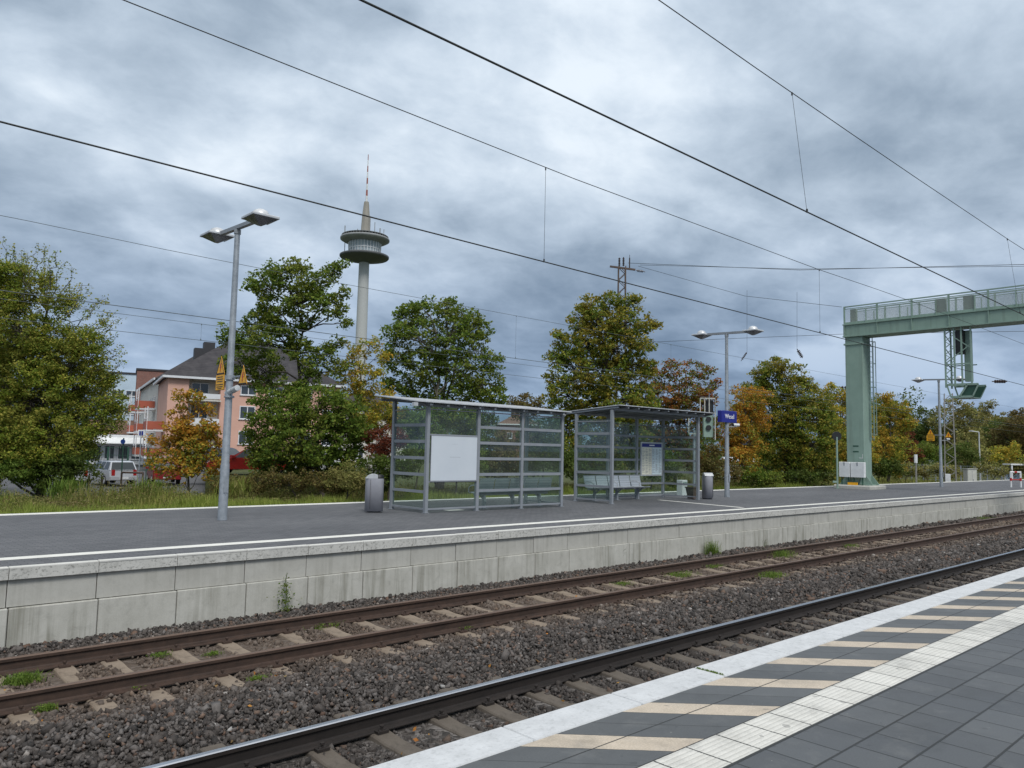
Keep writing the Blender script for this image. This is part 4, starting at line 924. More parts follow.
m = MB(); m.tube((.62, 0, H-.1), (.62, 0, H+.75), .05, n=8); m.tube((.62, 0, H+.7), (.62, 0, H+1.0), .02, n=6); m.build('switch_rod', M['ceramic'], t)
m = MB(); m.tube((1.15, 0, H-.3), (1.9, 0, H-.42), .03, n=6); [m.tube((1.25+.1*k, 0, H-.32-.015*k), (1.3+.1*k, 0, H-.33-.015*k), .11, n=10) for k in range(5)]; m.build('strain_insulator', M['ceramic'], t)
def wire_thing(pts, label, r=.02, n=10, sag=.0):
    pts = [np.array(p, float) for p in pts]; m = MB(); P_ = []
    for a, b in zip(pts[:-1], pts[1:]):
        for i in range(n): k = i/n; q = a+(b-a)*k; q[2] -= sag*4*k*(1-k); P_.append(q)
    P_.append(pts[-1]); m.path(P_, r, 5); return tag(m.build('wire', M['wire']), label, 'wire')
wire_thing([at(628, 263, 62), at(800, 270, 56), at(1040, 264, 50)], 'upper of the two level feeder wires running right from the rusty mast', .018)
wire_thing([at(640, 265, 62), at(800, 269, 56.2), at(1040, 266, 50.5)], 'lower of the two level feeder wires running right from the rusty mast', .015)
wire_thing([at(638, 266, 62), at(745, 296, 58), at(842, 307, 55)], 'slack wire sloping from the rusty mast down to the gantry walkway', .015)
wire_thing([at(630, 343, 50), at(745, 338, 48), at(845, 334, 46), at(1040, 331, 42)], 'faint level wire crossing behind the second lamp post to the gantry', .012)
for (u0, v0, u1, v1, d, lab, s) in ((797, 349, 802.5, 358, 48, 'dark insulator hanging in the sky left of the gantry, steeply tilted', 1), (741, 361, 747, 352, 48, 'small dark insulator beside the second lamp post head, slanting', .6), (992, 381.5, 1007, 381.5, 45, 'horizontal dark insulator in the sky right of the hanging signal', 1), (838, 387, 858, 388, 47, 'horizontal dark insulator at the left edge of the gantry pillar', .8)):
    a, b = at(u0, v0, d), at(u1, v1, d); t = thing('insulator', lab, 'insulator', a); b = b-a; m = MB(); m.tube((0, 0, 0), b, .03*s, n=8); m.build('core', M['ceramic'], t)
    m = MB()
    for k in np.linspace(.2, .8, 5): q = b*k; m.tube(q, q+b/np.linalg.norm(b)*.05, .10*s, n=10)
    m.build('sheds', M['ceramic'], t)
wire_thing([at(797, 292, 48), at(797, 349, 48)], 'thin vertical hanger wire left of the gantry with an insulator at its end', .008, 2)
wire_thing([at(747, 290, 48), at(747, 352, 48)], 'thin vertical hanger wire above the right head of the second lamp post', .008, 2)
t, H = lattice('lattice_mast', 'slender pale lattice mast below the hanging signal basket', 951, 66, 393, .86, .62, M['mastgrey'], th=.07)
m = MB(); m.bbox(-.42, -.02, -.75, -.55, .75, 1.5, .02); m.build('white_box', M['white'], t)
# signal behind the right shelter
t = thing('railway_signal', 'green signal with two dark lamps and a grey cage, behind the right shelter roof', 'railway signal', base(706, 47, -1.05), YAW-math.pi/2)
bz = base(706, 47, -1.05); k = 47/FOC
def S_(u, v): q = at(u, v, 47)-bz; return ((u-706)*k, q[2])
m = MB(); m.tube(( -.7, .1, 0), (-.7, .1, S_(706, 440)[1]+.6), .09, n=10); m.build('mast', M['galv'], t)
zt, zb2 = S_(706, 415)[1], S_(706, 437)[1]; m = MB(); m.bbox((703-706)*k, (713-706)*k, -.12, .12, zb2, zt, .04); m.build('signal_case', M['green'], t)
for v in (419, 427.5):
    z = S_(706, v)[1]; m = MB(); m.tube((.12, -.22, z), (.12, -.121, z), .16, n=16); m.build('lamp_hood', M['black'], t)
m = MB(); z0, z1 = S_(706, 440)[1], S_(706, 398)[1]
for u in (699, 703.5, 708, 714): m.bar(((u-706)*k, -.3, S_(u, 414)[1]), ((u-706)*k, -.3, z1), .05, .05)
m.bar(((699-706)*k, -.3, z1), ((714-706)*k, -.3, z1), .05, .06); m.bar(((714-706)*k, -.3, z0), ((714-706)*k, -.3, z1), .05, .05)
for u in (687.5, 696): m.bar(((u-706)*k, -.3, S_(706, 434)[1]), ((u-706)*k, -.3, S_(706, 414)[1]), .05, .05)
m.bar(((687.5-706)*k, -.3, S_(706, 434)[1]), ((699-706)*k, -.3, S_(706, 434)[1]), .05, .05); m.build('cage', M['cabinet'], t)
m = MB(); m.box((705.5-706)*k, (713-706)*k, -.1, -.05, S_(706, 413)[1], S_(706, 399.5)[1]); m.build('back_panel', M['blue2'] if 'blue2' in M else M['black'], t)

# ================================================================== RADIO TOWER
TD = 310.0; tb = base(356.8, TD, -1.05); k = TD/FOC
t = thing('radio_tower', 'pale concrete telecommunications tower with a round two-deck platform and red-white antenna', 'tower', tb)
def tz(v): return zat(tb, v)
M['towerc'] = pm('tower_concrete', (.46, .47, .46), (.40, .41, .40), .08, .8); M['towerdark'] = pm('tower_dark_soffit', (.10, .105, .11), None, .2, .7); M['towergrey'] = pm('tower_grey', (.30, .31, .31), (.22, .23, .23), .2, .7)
m = MB(); m.lathe([(6.2*k, 0), (5.6*k, tz(330)), (5.2*k, tz(262))], n=28); m.build('shaft', M['towerc'], t)
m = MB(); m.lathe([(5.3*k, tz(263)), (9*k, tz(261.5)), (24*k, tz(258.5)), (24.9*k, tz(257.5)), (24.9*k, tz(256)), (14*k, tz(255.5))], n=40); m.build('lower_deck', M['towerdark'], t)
m = MB(); m.lathe([(15.5*k, tz(255.5)), (16*k, tz(243.5))], n=32); gl = m.build('cabin', M['towerglass'] if 'towerglass' in M else pm('cabin_glass', (.42, .48, .50), (.25, .3, .33), .35, .3), t)
m = MB()
for i in range(32): a = 2*math.pi*i/32; m.bar((15.9*k*math.cos(a), 15.9*k*math.sin(a), tz(255.4)), (16.4*k*math.cos(a), 16.4*k*math.sin(a), tz(243.5)), .25, .25)
m.lathe([(16.2*k, tz(250.2)), (16.2*k, tz(249.4))], n=32); m.build('window_posts', M['white'], gl)
m = MB(); m.lathe([(16.5*k, tz(243.4)), (22*k, tz(242)), (24.9*k, tz(240.4)), (24.9*k, tz(238.8)), (21*k, tz(238)), (8*k, tz(237.6))], n=40); m.build('upper_deck', M['towergrey'], t)
m = MB()
for i in range(48): a = 2*math.pi*i/48; m.tube((23.6*k*math.cos(a), 23.6*k*math.sin(a), tz(238.7)), (23.6*k*math.cos(a), 23.6*k*math.sin(a), tz(236.7)), .06, n=4)
m.lathe([(23.7*k, tz(236.8)), (23.7*k, tz(236.5))], n=40); m.build('deck_railing', M['towergrey'], t)
m = MB(); m.lathe([(5.2*k, tz(237.5)), (3.9*k, tz(215)), (2.5*k, tz(202))], n=8, sm=False); m.build('antenna_base', pm('antenna_base_concrete', (.33, .31, .27), (.25, .235, .2), .15, .8), t)
m = MB(); zz_ = [203, 196, 190, 184, 178, 172, 166, 160, 154.5]
for i in range(8): m.tube((0, 0, tz(zz_[i])), (0, 0, tz(zz_[i+1])), (1.25-.11*i)*k*.9, (1.15-.11*i)*k*.9, 8, m=i % 2)
m.build('antenna_mast', [M['white'], pm('antenna_red', (.36, .12, .09), None, .3, .6)], t)
for (du, v0, v1, r) in ((-21, 234, 226, .2), (-20.5, 252, 238, .15), (9.5, 233, 222, .15), (15, 233, 228, .25), (19, 233, 229, .15), (-8, 233, 229, .15), (4.5, 233, 216, .2)):
    m = MB(); vx = R0*du*k; m.tube((vx[0], vx[1], tz(v0)), (vx[0], vx[1], tz(v1)), r, n=6); m.build('aerial', M['towergrey'], t)
# ================================================================== BUILDINGS
Rg = np.array([R0[0], R0[1]]); Rg /= np.linalg.norm(Rg); Fg = np.array([F_[0], F_[1]]); Fg /= np.linalg.norm(Fg)
def heading(r, f): v = Rg*r+Fg*f; return math.atan2(v[1], v[0])
M['pink'] = pm('salmon_render', (.66, .40, .31), (.59, .35, .27), .5, .85); M['cream'] = pm('cream_render', (.62, .60, .54), (.54, .52, .47), .4, .85)
M['brick'] = None
def mat_brick(name, c1, c2, mo, w=.25, h=.08):
    n = NT(name); br = n.nd('ShaderNodeTexBrick'); n.L.new(n.vec(rot=(math.radians(90), 0, 0)), br.inputs[0]); br.inputs['Scale'].default_value = 1
    br.inputs['Brick Width'].default_value = w; br.inputs['Row Height'].default_value = h; br.inputs['Mortar Size'].default_value = .01
    br.inputs['Color1'].default_value = (*c1, 1); br.inputs['Color2'].default_value = (*c2, 1); br.inputs['Mortar'].default_value = (*mo, 1)
    return n.fin(n.mix(.5, br.outputs[0], n.ramp(n.noise(.8, 5), [(.3, (.7, .7, .7)), (.7, (1.2, 1.2, 1.2))]), 'MULTIPLY'), .85)
M['brick'] = mat_brick('red_brick', (.20, .075, .055), (.26, .10, .07), (.2, .17, .15))
def mat_roof(name, c1, c2):
    n = NT(name); X, Y, Z = n.xyz(); s = n.m('ABSOLUTE', n.m('SINE', n.m('MULTIPLY', Z, math.pi/.20)))
    col = n.ramp(n.noise(1.2, 5, .6), [(.3, c1), (.7, c2)]); col = n.mix(n.m('MULTIPLY', n.m('SUBTRACT', 1, n.step(s, 0, .35)), .5), col, (.02, .02, .022)); n.bump(s, .4, .03); return n.fin(col, .92, 0, .15)
M['rooftile'] = mat_roof('dark_roof_tiles', (.045, .043, .047), (.078, .073, .076)); M['rooforange'] = mat_roof('brown_roof_tiles', (.13, .08, .06), (.2, .12, .09))
M['orangepanel'] = pm('orange_balcony_panel', (.40, .10, .055), (.34, .085, .045), 1, .6); M['whiteframe'] = pm('white_frame', (.72, .73, .74), (.62, .63, .64), 1, .5)
M['buildglass'] = pm('curtain_glass', (.55, .66, .74), (.42, .53, .62), .15, .2); M['dark'] = pm('dark_recess', (.035, .035, .04), None, 1, .6)
def window(parent, x, z, w, h, y=0.0, nrm=-1, axis='x', mull=1):
    """window on a wall at local y (axis x) or on a side wall at local x=y (axis y)"""
    def B(m, a0, a1, d0, d1, z0, z1):
        if axis == 'x': m.box(a0, a1, *sorted((y+nrm*d0, y+nrm*d1)), z0, z1)
        else: m.box(*sorted((y+nrm*d0, y+nrm*d1)), a0, a1, z0, z1)
    m = MB(); f = .09
    B(m, x-w/2, x+w/2, .003, .07, z-h/2, z-h/2+f); B(m, x-w/2, x+w/2, .003, .07, z+h/2-f, z+h/2)
    B(m, x-w/2, x-w/2+f, .003, .07, z-h/2+f+.002, z+h/2-f-.002); B(m, x+w/2-f, x+w/2, .003, .07, z-h/2+f+.002, z+h/2-f-.002)
    for k in range(mull): c = x-w/2+w*(k+1)/(mull+1); B(m, c-.045, c+.045, .004, .065, z-h/2+f+.002, z+h/2-f-.002)
    B(m, x-w/2-.08, x+w/2+.08, .003, .14, z-h/2-.06, z-h/2-.002)
    fr = m.build('window', M['whiteframe'], parent); m = MB(); B(m, x-w/2+f, x+w/2-f, .008, .03, z-h/2+f, z+h/2-f); m.build('pane', M['window'], fr); return fr
def hip_roof(parent, x0, x1, y0, y1, ze, zr, mat, ov=.5, inset=None, name='roof', ends=True):
    x0 -= ov; x1 += ov; y0 -= ov; y1 += ov; inset = (y1-y0)/2 if inset is None else inset; yc = (y0+y1)/2
    m = MB(); m.add([(x0, y0, ze), (x1, y0, ze), (x1, y1, ze), (x0, y1, ze), (x0+inset, yc, zr), (x1-inset, yc, zr)], [(0, 1, 5, 4), (1, 2, 5), (2, 3, 4, 5), (3, 0, 4), (3, 2, 1, 0)])
    r = m.build(name, mat, parent)
    m = MB()
    for a, b in ((((x0, y0), (x1, y0)), ((x1, y0), (x1, y1)), ((x0, y0), (x0, y1))) if ends else (((x0, y1), (x1, y1)),)): m.bar((*a, ze-.02), (*b, ze-.02), .16, .22)
    m.build('gutter', M['whiteframe'], r); return r
A = base(163, 75); rz = heading(.877, .48)
h = thing('apartment_house', 'salmon pink rendered apartment house with dark hipped roof behind the yellow warning signs', 'apartment house', A, rz)
m = MB(); m.box(0, 1.9, 0, 12, 0, 9.25); m.box(1.9, 4.9, 1.3, 12, 0, 9.25); m.box(4.9, 17.2, 0, 12, 0, 9.25); m.build('wall', M['pink'], h)
m = MB(); m.box(1.902, 4.898, 1.22, 1.29, 0, 9.2); m.build('recess_wall', M['cream'], h)
r = hip_roof(h, 0, 17.2, 0, 12, 9.26, 14.3, M['rooftile'], inset=7.2)
m = MB(); m.box(3.6, 4.7, 4.2, 5.4, 10.9, 13.5); m.box(2.7, 3.598, 4.2, 5.4, 10.3, 12.8); m.build('chimney', M['dark'], r)
for z in (.85, 3.45, 6.0, 8.3):
    for x in (7.6, 10.4, 13.4, 15.9): window(h, x, z, 1.55 if x < 15 else 1.1, 1.35 if z < 8 else 1.0)
    window(h, 3.1, z+.05, 1.7, 1.6 if z < 8 else 1.1, 1.215)
for z in (1.9, 4.6, 7.1):
    m = MB(); m.box(1.85, 4.95, -.45, 1.2, z-.12, z); b = m.build('balcony', M['cream'], h)
    m = MB(); m.box(1.95, 4.85, -.46, -.42, z+.12, z+.62); m.build('balcony_panel', M['whiteframe'], b)
# rear wing with balconies
B0 = np.array(A[:2])+(-Rg*.48+Fg*.877)*12.6; 
h = thing('balcony_house', 'white house with dark roof and stacked orange balconies, left of the pink house', 'apartment house', (B0[0], B0[1], -1.05), heading(-.50, .866))
m = MB(); m.box(0, 24, -10, 0, 0, 9.9); m.build('wall', M['cream'], h)
hip_roof(h, 0, 24, -10, 0, 9.91, 13.9, M['rooftile'], ends=False)
for x in (2.2, 5.2, 8.6, 12.0, 15.0, 18.5, 22):
    for z in (1.6, 4.5, 7.3): window(h, x, z, 1.2, 1.5, 0.0, 1)
for x in (-9.2, 3.2, 14.6):
    for z in (2.3, 5.0, 7.6):
        if x < 0 and z > 7: continue
        m = MB(); m.box(x-1.6, x+1.6, .08, 1.9, z-1.15, z-1.0); m.tube((x-1.5, 1.8, z-1), (x-1.5, 1.8, z+1.3), .06, n=6); m.tube((x+1.5, 1.8, z-1), (x+1.5, 1.8, z+1.3), .06, n=6)
        m.bar((x-1.6, 1.85, z+.12), (x+1.6, 1.85, z+.12), .08, .08); b = m.build('balcony', M['whiteframe'], h)
        m = MB(); m.box(x-1.55, x+1.55, 1.86, 1.92, z-.92, z-.15); m.box(x-1.66, x-1.6, .1, 1.8, z-.92, z-.15); m.build('balcony_panel', M['orangepanel'], b)
def block(name, label, cat, u, d, w, dep, H, mat, rz, wins=(), roof='flat', rmat=None, zr=3, z0=-1.05, side=()):
    o = thing(name, label, cat, base(u, d, z0), rz); m = MB(); m.box(0, w, 0, dep, 0, H); m.build('wall', mat, o)
    if roof == 'flat':
        m = MB(); m.box(-.15, w+.15, -.15, dep+.15, H+.001, H+.3); m.build('roof', rmat or M['dark'], o)
    elif roof == 'hip': hip_roof(o, 0, w, 0, dep, H+.01, H+zr, rmat or M['rooftile'])
    elif roof == 'gable':
        m = MB(); e = .4; m.add([(-e, -e, H), (w+e, -e, H), (w+e, dep+e, H), (-e, dep+e, H), (-e, dep/2, H+zr), (w+e, dep/2, H+zr)], [(0, 1, 5, 4), (2, 3, 4, 5), (1, 2, 5), (3, 0, 4), (3, 2, 1, 0)]); m.build('roof', rmat or M['rooftile'], o)
    for (x, z, ww, hh) in wins: window(o, x, z, ww, hh)
    for (y, z, ww, hh) in side: window(o, y, z, ww, hh, 0.0, -1, 'y')
    return o
hz = heading(1, .15); hl = heading(.88, .44)
block('brick_building', 'dark red brick block with flat roof beyond the white balcony house', 'building', 131.5, 118, 7.5, 9, 13.9, M['brick'], hl, [(5.0, z, 1.7, 1.5) for z in (10.2, 7.3, 4.4, 1.6)]+[(1.6, z, 1.2, 1.5) for z in (7.3, 4.4, 1.6)])
block('office_building', 'pale blue-white glazed office block behind the left tree', 'building', 104, 130, 6.6, 9, 14.4, M['buildglass'], hl, [(1.4+2.2*i, 1.8+3.1*k, 1.9, 1.0) for i in range(2) for k in range(4)])
o = block('shop_building', 'long low white building with a row of windows behind the green fence', 'shop', 72, 92, 11.0, 7, 3.3, M['whiteframe'], hl, [(1.0+1.45*i, 1.45, 1.15, 1.7) for i in range(7)], 'flat', M['whiteframe'])
m = MB(); m.prism([(-1.8, 2.5), (-.16, 3.2), (-.16, 3.3), (-1.8, 2.6)], -.3, 11.8, 'x'); m.build('awning', M['white'], o)
block('gabled_house', 'small white gabled house with brown roof above the shop', 'house', 80, 118, 6.5, 7, 3.9, M['cream'], hz, [(1.4+1.8*i, 2.6, 1.0, 1.2) for i in range(3)], 'gable', M['rooforange'], 2.3)
block('apartment_house', 'grey roofed house partly seen behind the small yellow maple', 'house', 322, 100, 9.5, 9, 7.2, M['cream'], hz, [(2+2.6*i, z, 1.3, 1.4) for i in range(3) for z in (2, 5)], 'hip', M['rooftile'], 3.6)
block('gabled_house', 'white gabled house with dark roof left of the left shelter roof', 'house', 368, 108, 5.2, 9, 6.0, M['cream'], hz, [(1.6, 2.2, 1.2, 1.3), (1.6, 4.6, 1.2, 1.2)], 'gable', M['rooftile'], 2.4)
block('tower_block', 'distant brownish block rising above the trees between the left shelter and the tall maple', 'building', 513, 190, 3.4, 5, 14.5, mat_brick('brown_brick', (.16, .10, .085), (.2, .12, .1), (.15, .12, .1)), hz, [(1.7, 12.5, 1, 1.2)])
block('small_hall', 'distant reddish roofed house between the left shelter and the tall maple', 'house', 500, 170, 9, 8, 8.5, M['brick'], hz, [(2, 6, 1.2, 1.3), (5, 6, 1.2, 1.3)], 'hip', M['rooforange'], 2.5)
block('kiosk', 'small white hut glimpsed between the shelter and the second lamp post', 'hut', 729, 82, 2.6, 2.5, 1.9, M['whiteframe'], heading(1, 0), [(.55, 1.1, .5, .8), (1.35, 1.1, .5, .8), (2.1, 1.1, .4, .8)], 'gable', M['alu'], .45, z0=-.9)
# raised parking terrace in front of the pink house
p = MB(); c = [base(u, d, -.03) for u, d in ((206, 40.5), (372, 41.5), (372, 62), (206, 62))]
p.add([tuple(q) for q in c]+[(q[0], q[1], -1.11) for q in c], [(0, 1, 2, 3), (0, 4, 5, 1), (1, 5, 6, 2), (2, 6, 7, 3), (3, 7, 4, 0)]); tag(p.build('parking_terrace', [M['ground']]), kind='structure')

# ================================================================== CARS
M['silver'] = pm('silver_paint', (.60, .61, .63), (.54, .55, .57), .6, .3, .45); M['tyre'] = pm('tyre_rubber', (.02, .02, .021), None, 5, .8); M['carwin'] = pm('car_glass', (.05, .06, .065), None, .4, .12, 0, 0, spec=.45)
M['taillight'] = pm('tail_light', (.35, .02, .02), None, 3, .2)
def car(name, label, pos, rz, paint, wagon=True):
    t = thing(name, label, 'car', pos, rz); Wd = .86
    P = [(-2.1, .32), (-2.15, .55), (-2.1, .92), (-1.2, .96), (1.0, .93), (1.9, .80), (2.12, .62), (2.1, .32)]
    m = MB(); vs = []
    for y, k in ((-Wd, .97), (-Wd*.94, 1.0), (Wd*.94, 1.0), (Wd, .97)):
        for x, z in P: vs.append((x*k, y if abs(y) < Wd else y, z if k == 1 else z*.985+.005))
    n = len(P); fs = [(r*n+i, r*n+(i+1) % n, (r+1)*n+(i+1) % n, (r+1)*n+i) for r in range(3) for i in range(n)]+[tuple(range(n-1, -1, -1)), tuple(range(3*n, 4*n))]
    m.add(vs, fs); b = m.build('body', paint, t)
    C = [(-2.02, .955), (-1.78, 1.46), (-1.3, 1.52), (.15, 1.50), (.95, .93)] if wagon else [(-1.75, .955), (-1.15, 1.38), (-.8, 1.46), (.1, 1.45), (.95, .93)]
    def cab(i, s): x, z = C[i]; k = (z-.93)/.6; return (x, s*(Wd*.97-.16*k), z)
    m = MB(); vs = [cab(i, -1) for i in range(5)]+[cab(i, 1) for i in range(5)]
    m.add(vs, [(i, i+1, 6+i, 5+i) for i in range(4)]+[(4, 3, 2, 1, 0), (5, 6, 7, 8, 9)]); m.build('cabin', paint, t)
    def lerp(a, b, k): return tuple(a[j]+(b[j]-a[j])*k for j in range(3))
    def pane(a, b, c, d, off, nm):
        ctr = [sum(q[j] for q in (a, b, c, d))/4 for j in range(3)]; pts = [tuple(q[j]+(ctr[j]-q[j])*.10+off[j] for j in range(3)) for q in (a, b, c, d)]
        m = MB(); m.quad(*pts); m.build(nm, M['carwin'], t, fix=False)
    pane(cab(0, -1), cab(0, 1), cab(1, 1), cab(1, -1), (-.014, 0, .006), 'rear_window'); pane(cab(4, -1), cab(4, 1), cab(3, 1), cab(3, -1), (.012, 0, .012), 'windscreen')
    for s in (-1, 1):
        a0, a1 = lerp(cab(0, s), cab(4, s), .06), lerp(cab(0, s), cab(4, s), .94); b1_, b0_ = cab(3, s), cab(1, s)
        for k0, k1 in ((.02, .30), (.33, .62), (.65, .97)): pane(lerp(a0, a1, k0), lerp(a0, a1, k1), lerp(b0_, b1_, k1), lerp(b0_, b1_, k0), (0, s*.014, .01), 'side_window')
        for x in (-1.3, 1.35):
            m = MB(); m.tube((x, s*(Wd-.2), .31), (x, s*(Wd+.012), .31), .31, n=20); w_ = m.build('wheel', M['tyre'], t)
            m = MB(); m.tube((x, s*(Wd+.013), .31), (x, s*(Wd+.025), .31), .20, n=16); m.build('rim', M['alu'], w_)
        m = MB(); m.box(-2.155, -2.07, s*.66-.10, s*.66+.10, .62, .98); m.build('tail_light', M['taillight'], t)
        m = MB(); m.box(2.0, 2.13, s*.62-.16, s*.62+.16, .58, .74); m.build('headlight', M['lens'], t)
        m = MB(); m.bbox(.62, .80, s*(Wd+.1)-.1, s*(Wd+.1)+.1, .95, 1.1, .02); m.build('wing_mirror', paint, t)
    m = MB(); m.box(-2.19, -2.152, -.82, .82, .36, .56); m.box(2.10, 2.15, -.8, .8, .34, .5); m.build('bumper', paint, t)
    m = MB(); m.box(-2.2, -2.191, -.26, .26, .42, .53); m.build('number_plate', M['white'], t)
    return t
car('parked_car', 'silver estate car seen from behind, parked left of the small yellow-orange tree', base(109, 49.5), heading(-.76, .65), M['silver'])
car('parked_car', 'red compact car parked behind the leftmost lamp post', base(249, 43.5, -.02), heading(-.98, -.15), M['red'], False)
car('parked_car', 'dark red car almost hidden behind the small yellow-orange tree', base(163, 52), heading(-.5, .85), pm('wine_red_paint', (.22, .015, .02), None, 2, .3), False)
car('parked_car', 'pale silver car mostly hidden behind the left tree branches', base(62, 47), heading(-.7, .7), M['silver'], False)
car('parked_car', 'dark blue car beside the red compact car', base(214, 52, -.02), heading(-.9, .4), pm('dark_blue_paint', (.02, .025, .05), None, 2, .3), False)
car('parked_car', 'white car glimpsed through the leaves right of the leftmost lamp post', base(305, 47, -.02), heading(-.9, .3), M['white'], True)

# ================================================================== FENCES, POSTS, CABINETS
def fence(name, label, pts, h, n_, mat, r=.04, wires=5, meshm=None, zt=None):
    t = thing(name, label, 'fence', pts[0]); p0 = np.array(pts[0], float); p1 = np.array(pts[1], float); d = p1-p0
    for i in range(n_+1): q = d*i/n_; m = MB(); m.tube(q, q+np.array([0, 0, h]), r, n=8); m.build('post', mat, t)
    m = MB()
    for z in np.linspace(.15, h-.05, wires): m.tube((0, 0, z), (d[0], d[1], d[2]+z), .012, n=5)
    L_ = np.linalg.norm(d); k = int(L_/.2)
    for i in range(k): q = d*i/k; m.tube((q[0], q[1], q[2]+.12), (q[0], q[1], q[2]+h-.03), .007, n=4)
    m.build('wire_grid', mat, t); return t
fence('mesh_fence', 'dark green wire mesh fence with tall posts behind the silver estate car', [base(66, 55), base(166, 56)], 2.35, 5, M['darkgreen'], .07)
fence('mesh_fence', 'long grey wire fence below the distant forest at the right', [base(900, 90), base(1030, 80)], 2.1, 10, M['galv'], .06, 8)
m = thing('fence_gate', 'grey framed fence gate right of the pale cabinet', 'gate', base(1007, 84)); g_ = m
b = MB(); wv = np.array([Rg[0], Rg[1]])
for a in (-3.6, -.5, 0): b.bar((wv[0]*a, wv[1]*a, 0), (wv[0]*a, wv[1]*a, 2.0), .09, .09)
for z in (.1, 1.95): b.bar((wv[0]*-3.6, wv[1]*-3.6, z), (0, 0, z), .06, .07)
b.build('gate_frame', M['galv'], m); b = MB()
for a in np.linspace(-3.5, -.1, 22): b.tube((wv[0]*a, wv[1]*a, .1), (wv[0]*a, wv[1]*a, 1.95), .015, n=4)
b.build('gate_bars', M['galv'], m)
t = thing('relay_cabinet', 'pale beige relay cabinet standing in the weeds right of the lattice mast', 'cabinet', base(970.5, 66), heading(1, .1))
m = MB(); m.bbox(-.42*1.02, .42*1.02, -.3, .3, 0, 1.95, .03); m.build('case', M['cabinet'], t); m = MB(); m.box(-.008, .008, -.306, -.301, .15, 1.8); m.box(.06, .09, -.33, -.301, .9, 1.1); m.build('door_seam', M['shelter'], t); m = MB(); m.box(-.48, .48, -.36, .36, 1.951, 2.0); m.build('lid', M['cabinet'], t)
t = thing('marker_post', 'short white marker post in the weeds right of the gantry pillar', 'marker post', base(916.5, 72)); z = at(916.5, 462, 72)[2]+1.05
m = MB(); m.box(-.09, .09, -.05, .05, 0, z); m.build('post', M['mastgrey'], t); m = MB(); m.box(-.26, .26, -.06, .06, z-.1, z+.7); m.build('plate', M['white'], t)
def slim(u, d, v, label, arm=.8):
    t = thing('street_lamp', label, 'street lamp', base(u, d)); H = at(u, v, d)[2]+1.05
    m = MB(); m.tube((0, 0, 0), (0, 0, H), .10, .06, 8); m.build('pole', M['lens'], t); m = MB(); m.tube((0, 0, H), (-Rg[0]*arm, -Rg[1]*arm, H+.1), .05, n=6); m.build('arm', M['lens'], t)
    m = MB(); m.box(-Rg[0]*arm-.3, -Rg[0]*arm+.3, -Rg[1]*arm-.15, -Rg[1]*arm+.15, H+.05, H+.18); m.build('lamp_head', M['alu'], t)
slim(980.5, 90, 432, 'slim pale street lamp in front of the distant forest', .9)
t = thing('bus_shelter', 'small pale roofed shelter at the right edge of the picture beside the barrier', 'shelter', base(1016, 80), heading(1, .1))
m = MB(); [m.bar((x, y, 0), (x, y, 2.3), .12, .12) for x in (-.8, .8) for y in (-.5, .5)]; m.build('post', M['whiteframe'], t); m = MB(); m.box(-.95, .95, -.6, .6, 2.301, 2.45); m.build('roof', M['white'], t); m = MB(); m.box(-.7, .7, .42, .46, .3, 2.0); m.build('back_panel', M['buildglass'], t)
# parking sign, round sign, rusty barrier, bollards
t = thing('parking_sign', 'white board with a blue square on posts in front of the balcony house', 'sign', base(138.5, 60)); k = 60/FOC; zc = at(138, 433.5, 60)[2]+1.05
m = MB(); m.tube((0, 0, 0), (0, 0, zc+.2), .04, n=8); m.build('post', M['galv'], t); m = MB(); v = Rg*3.4*k; m.add([(-v[0], -v[1], zc-.27), (v[0], v[1], zc-.27), (v[0], v[1], zc+.3), (-v[0], -v[1], zc+.3), (-v[0]+Fg[0]*.03, -v[1]+Fg[1]*.03, zc-.27), (v[0]+Fg[0]*.03, v[1]+Fg[1]*.03, zc-.27), (v[0]+Fg[0]*.03, v[1]+Fg[1]*.03, zc+.3), (-v[0]+Fg[0]*.03, -v[1]+Fg[1]*.03, zc+.3)], [(0, 1, 2, 3), (7, 6, 5, 4), (0, 4, 5, 1), (1, 5, 6, 2), (2, 6, 7, 3), (3, 7, 4, 0)]); b_ = m.build('board', M['white'], t)
m = MB(); f2 = Fg*-.006; m.quad((-v[0]*.6+f2[0], -v[1]*.6+f2[1], zc-.15), (v[0]*.6+f2[0], v[1]*.6+f2[1], zc-.15), (v[0]*.6+f2[0], v[1]*.6+f2[1], zc+.2), (-v[0]*.6+f2[0], -v[1]*.6+f2[1], zc+.2)); m.build('blue_square', M['blue'], b_)
t = thing('traffic_sign', 'small blue round sign on a green post in front of the silver estate car', 'traffic sign', base(120.3, 42)); zc = at(120, 441.5, 40.5)[2]+1.05
m = MB(); m.tube((0, 0, 0), (0, 0, zc+.2), .035, n=8); m.build('post', M['darkgreen'], t); m = MB(); m.tube((-Fg[0]*.05, -Fg[1]*.05, zc), (-Fg[0]*.08, -Fg[1]*.08, zc), .13, n=20); m.build('disc', pm('sign_blue', (.02, .06, .25), None, 2, .4), t)
t = thing('rusty_barrier', 'low rust-brown tube barrier in the weeds behind the silver estate car', 'barrier', base(131, 39.6)); m = MB()
a = Rg*.55; m.path([(-a[0], -a[1], 0), (-a[0], -a[1], 1.15), (a[0], a[1], 1.15), (a[0], a[1], 0)], .05, 8); m.build('hoop', M['rustmast'], t)
for u, lab in ((88, 'rusty bollard left of the silver estate car'), (101, 'rusty bollard in front of the silver estate car')):
    t = thing('bollard', lab, 'bollard', base(u, 39.8), 0, 'rusty bollards'); m = MB(); m.lathe([(.06, 0), (.06, .9), (.03, .95)], n=10); m.build('post', M['rustmast'], t)

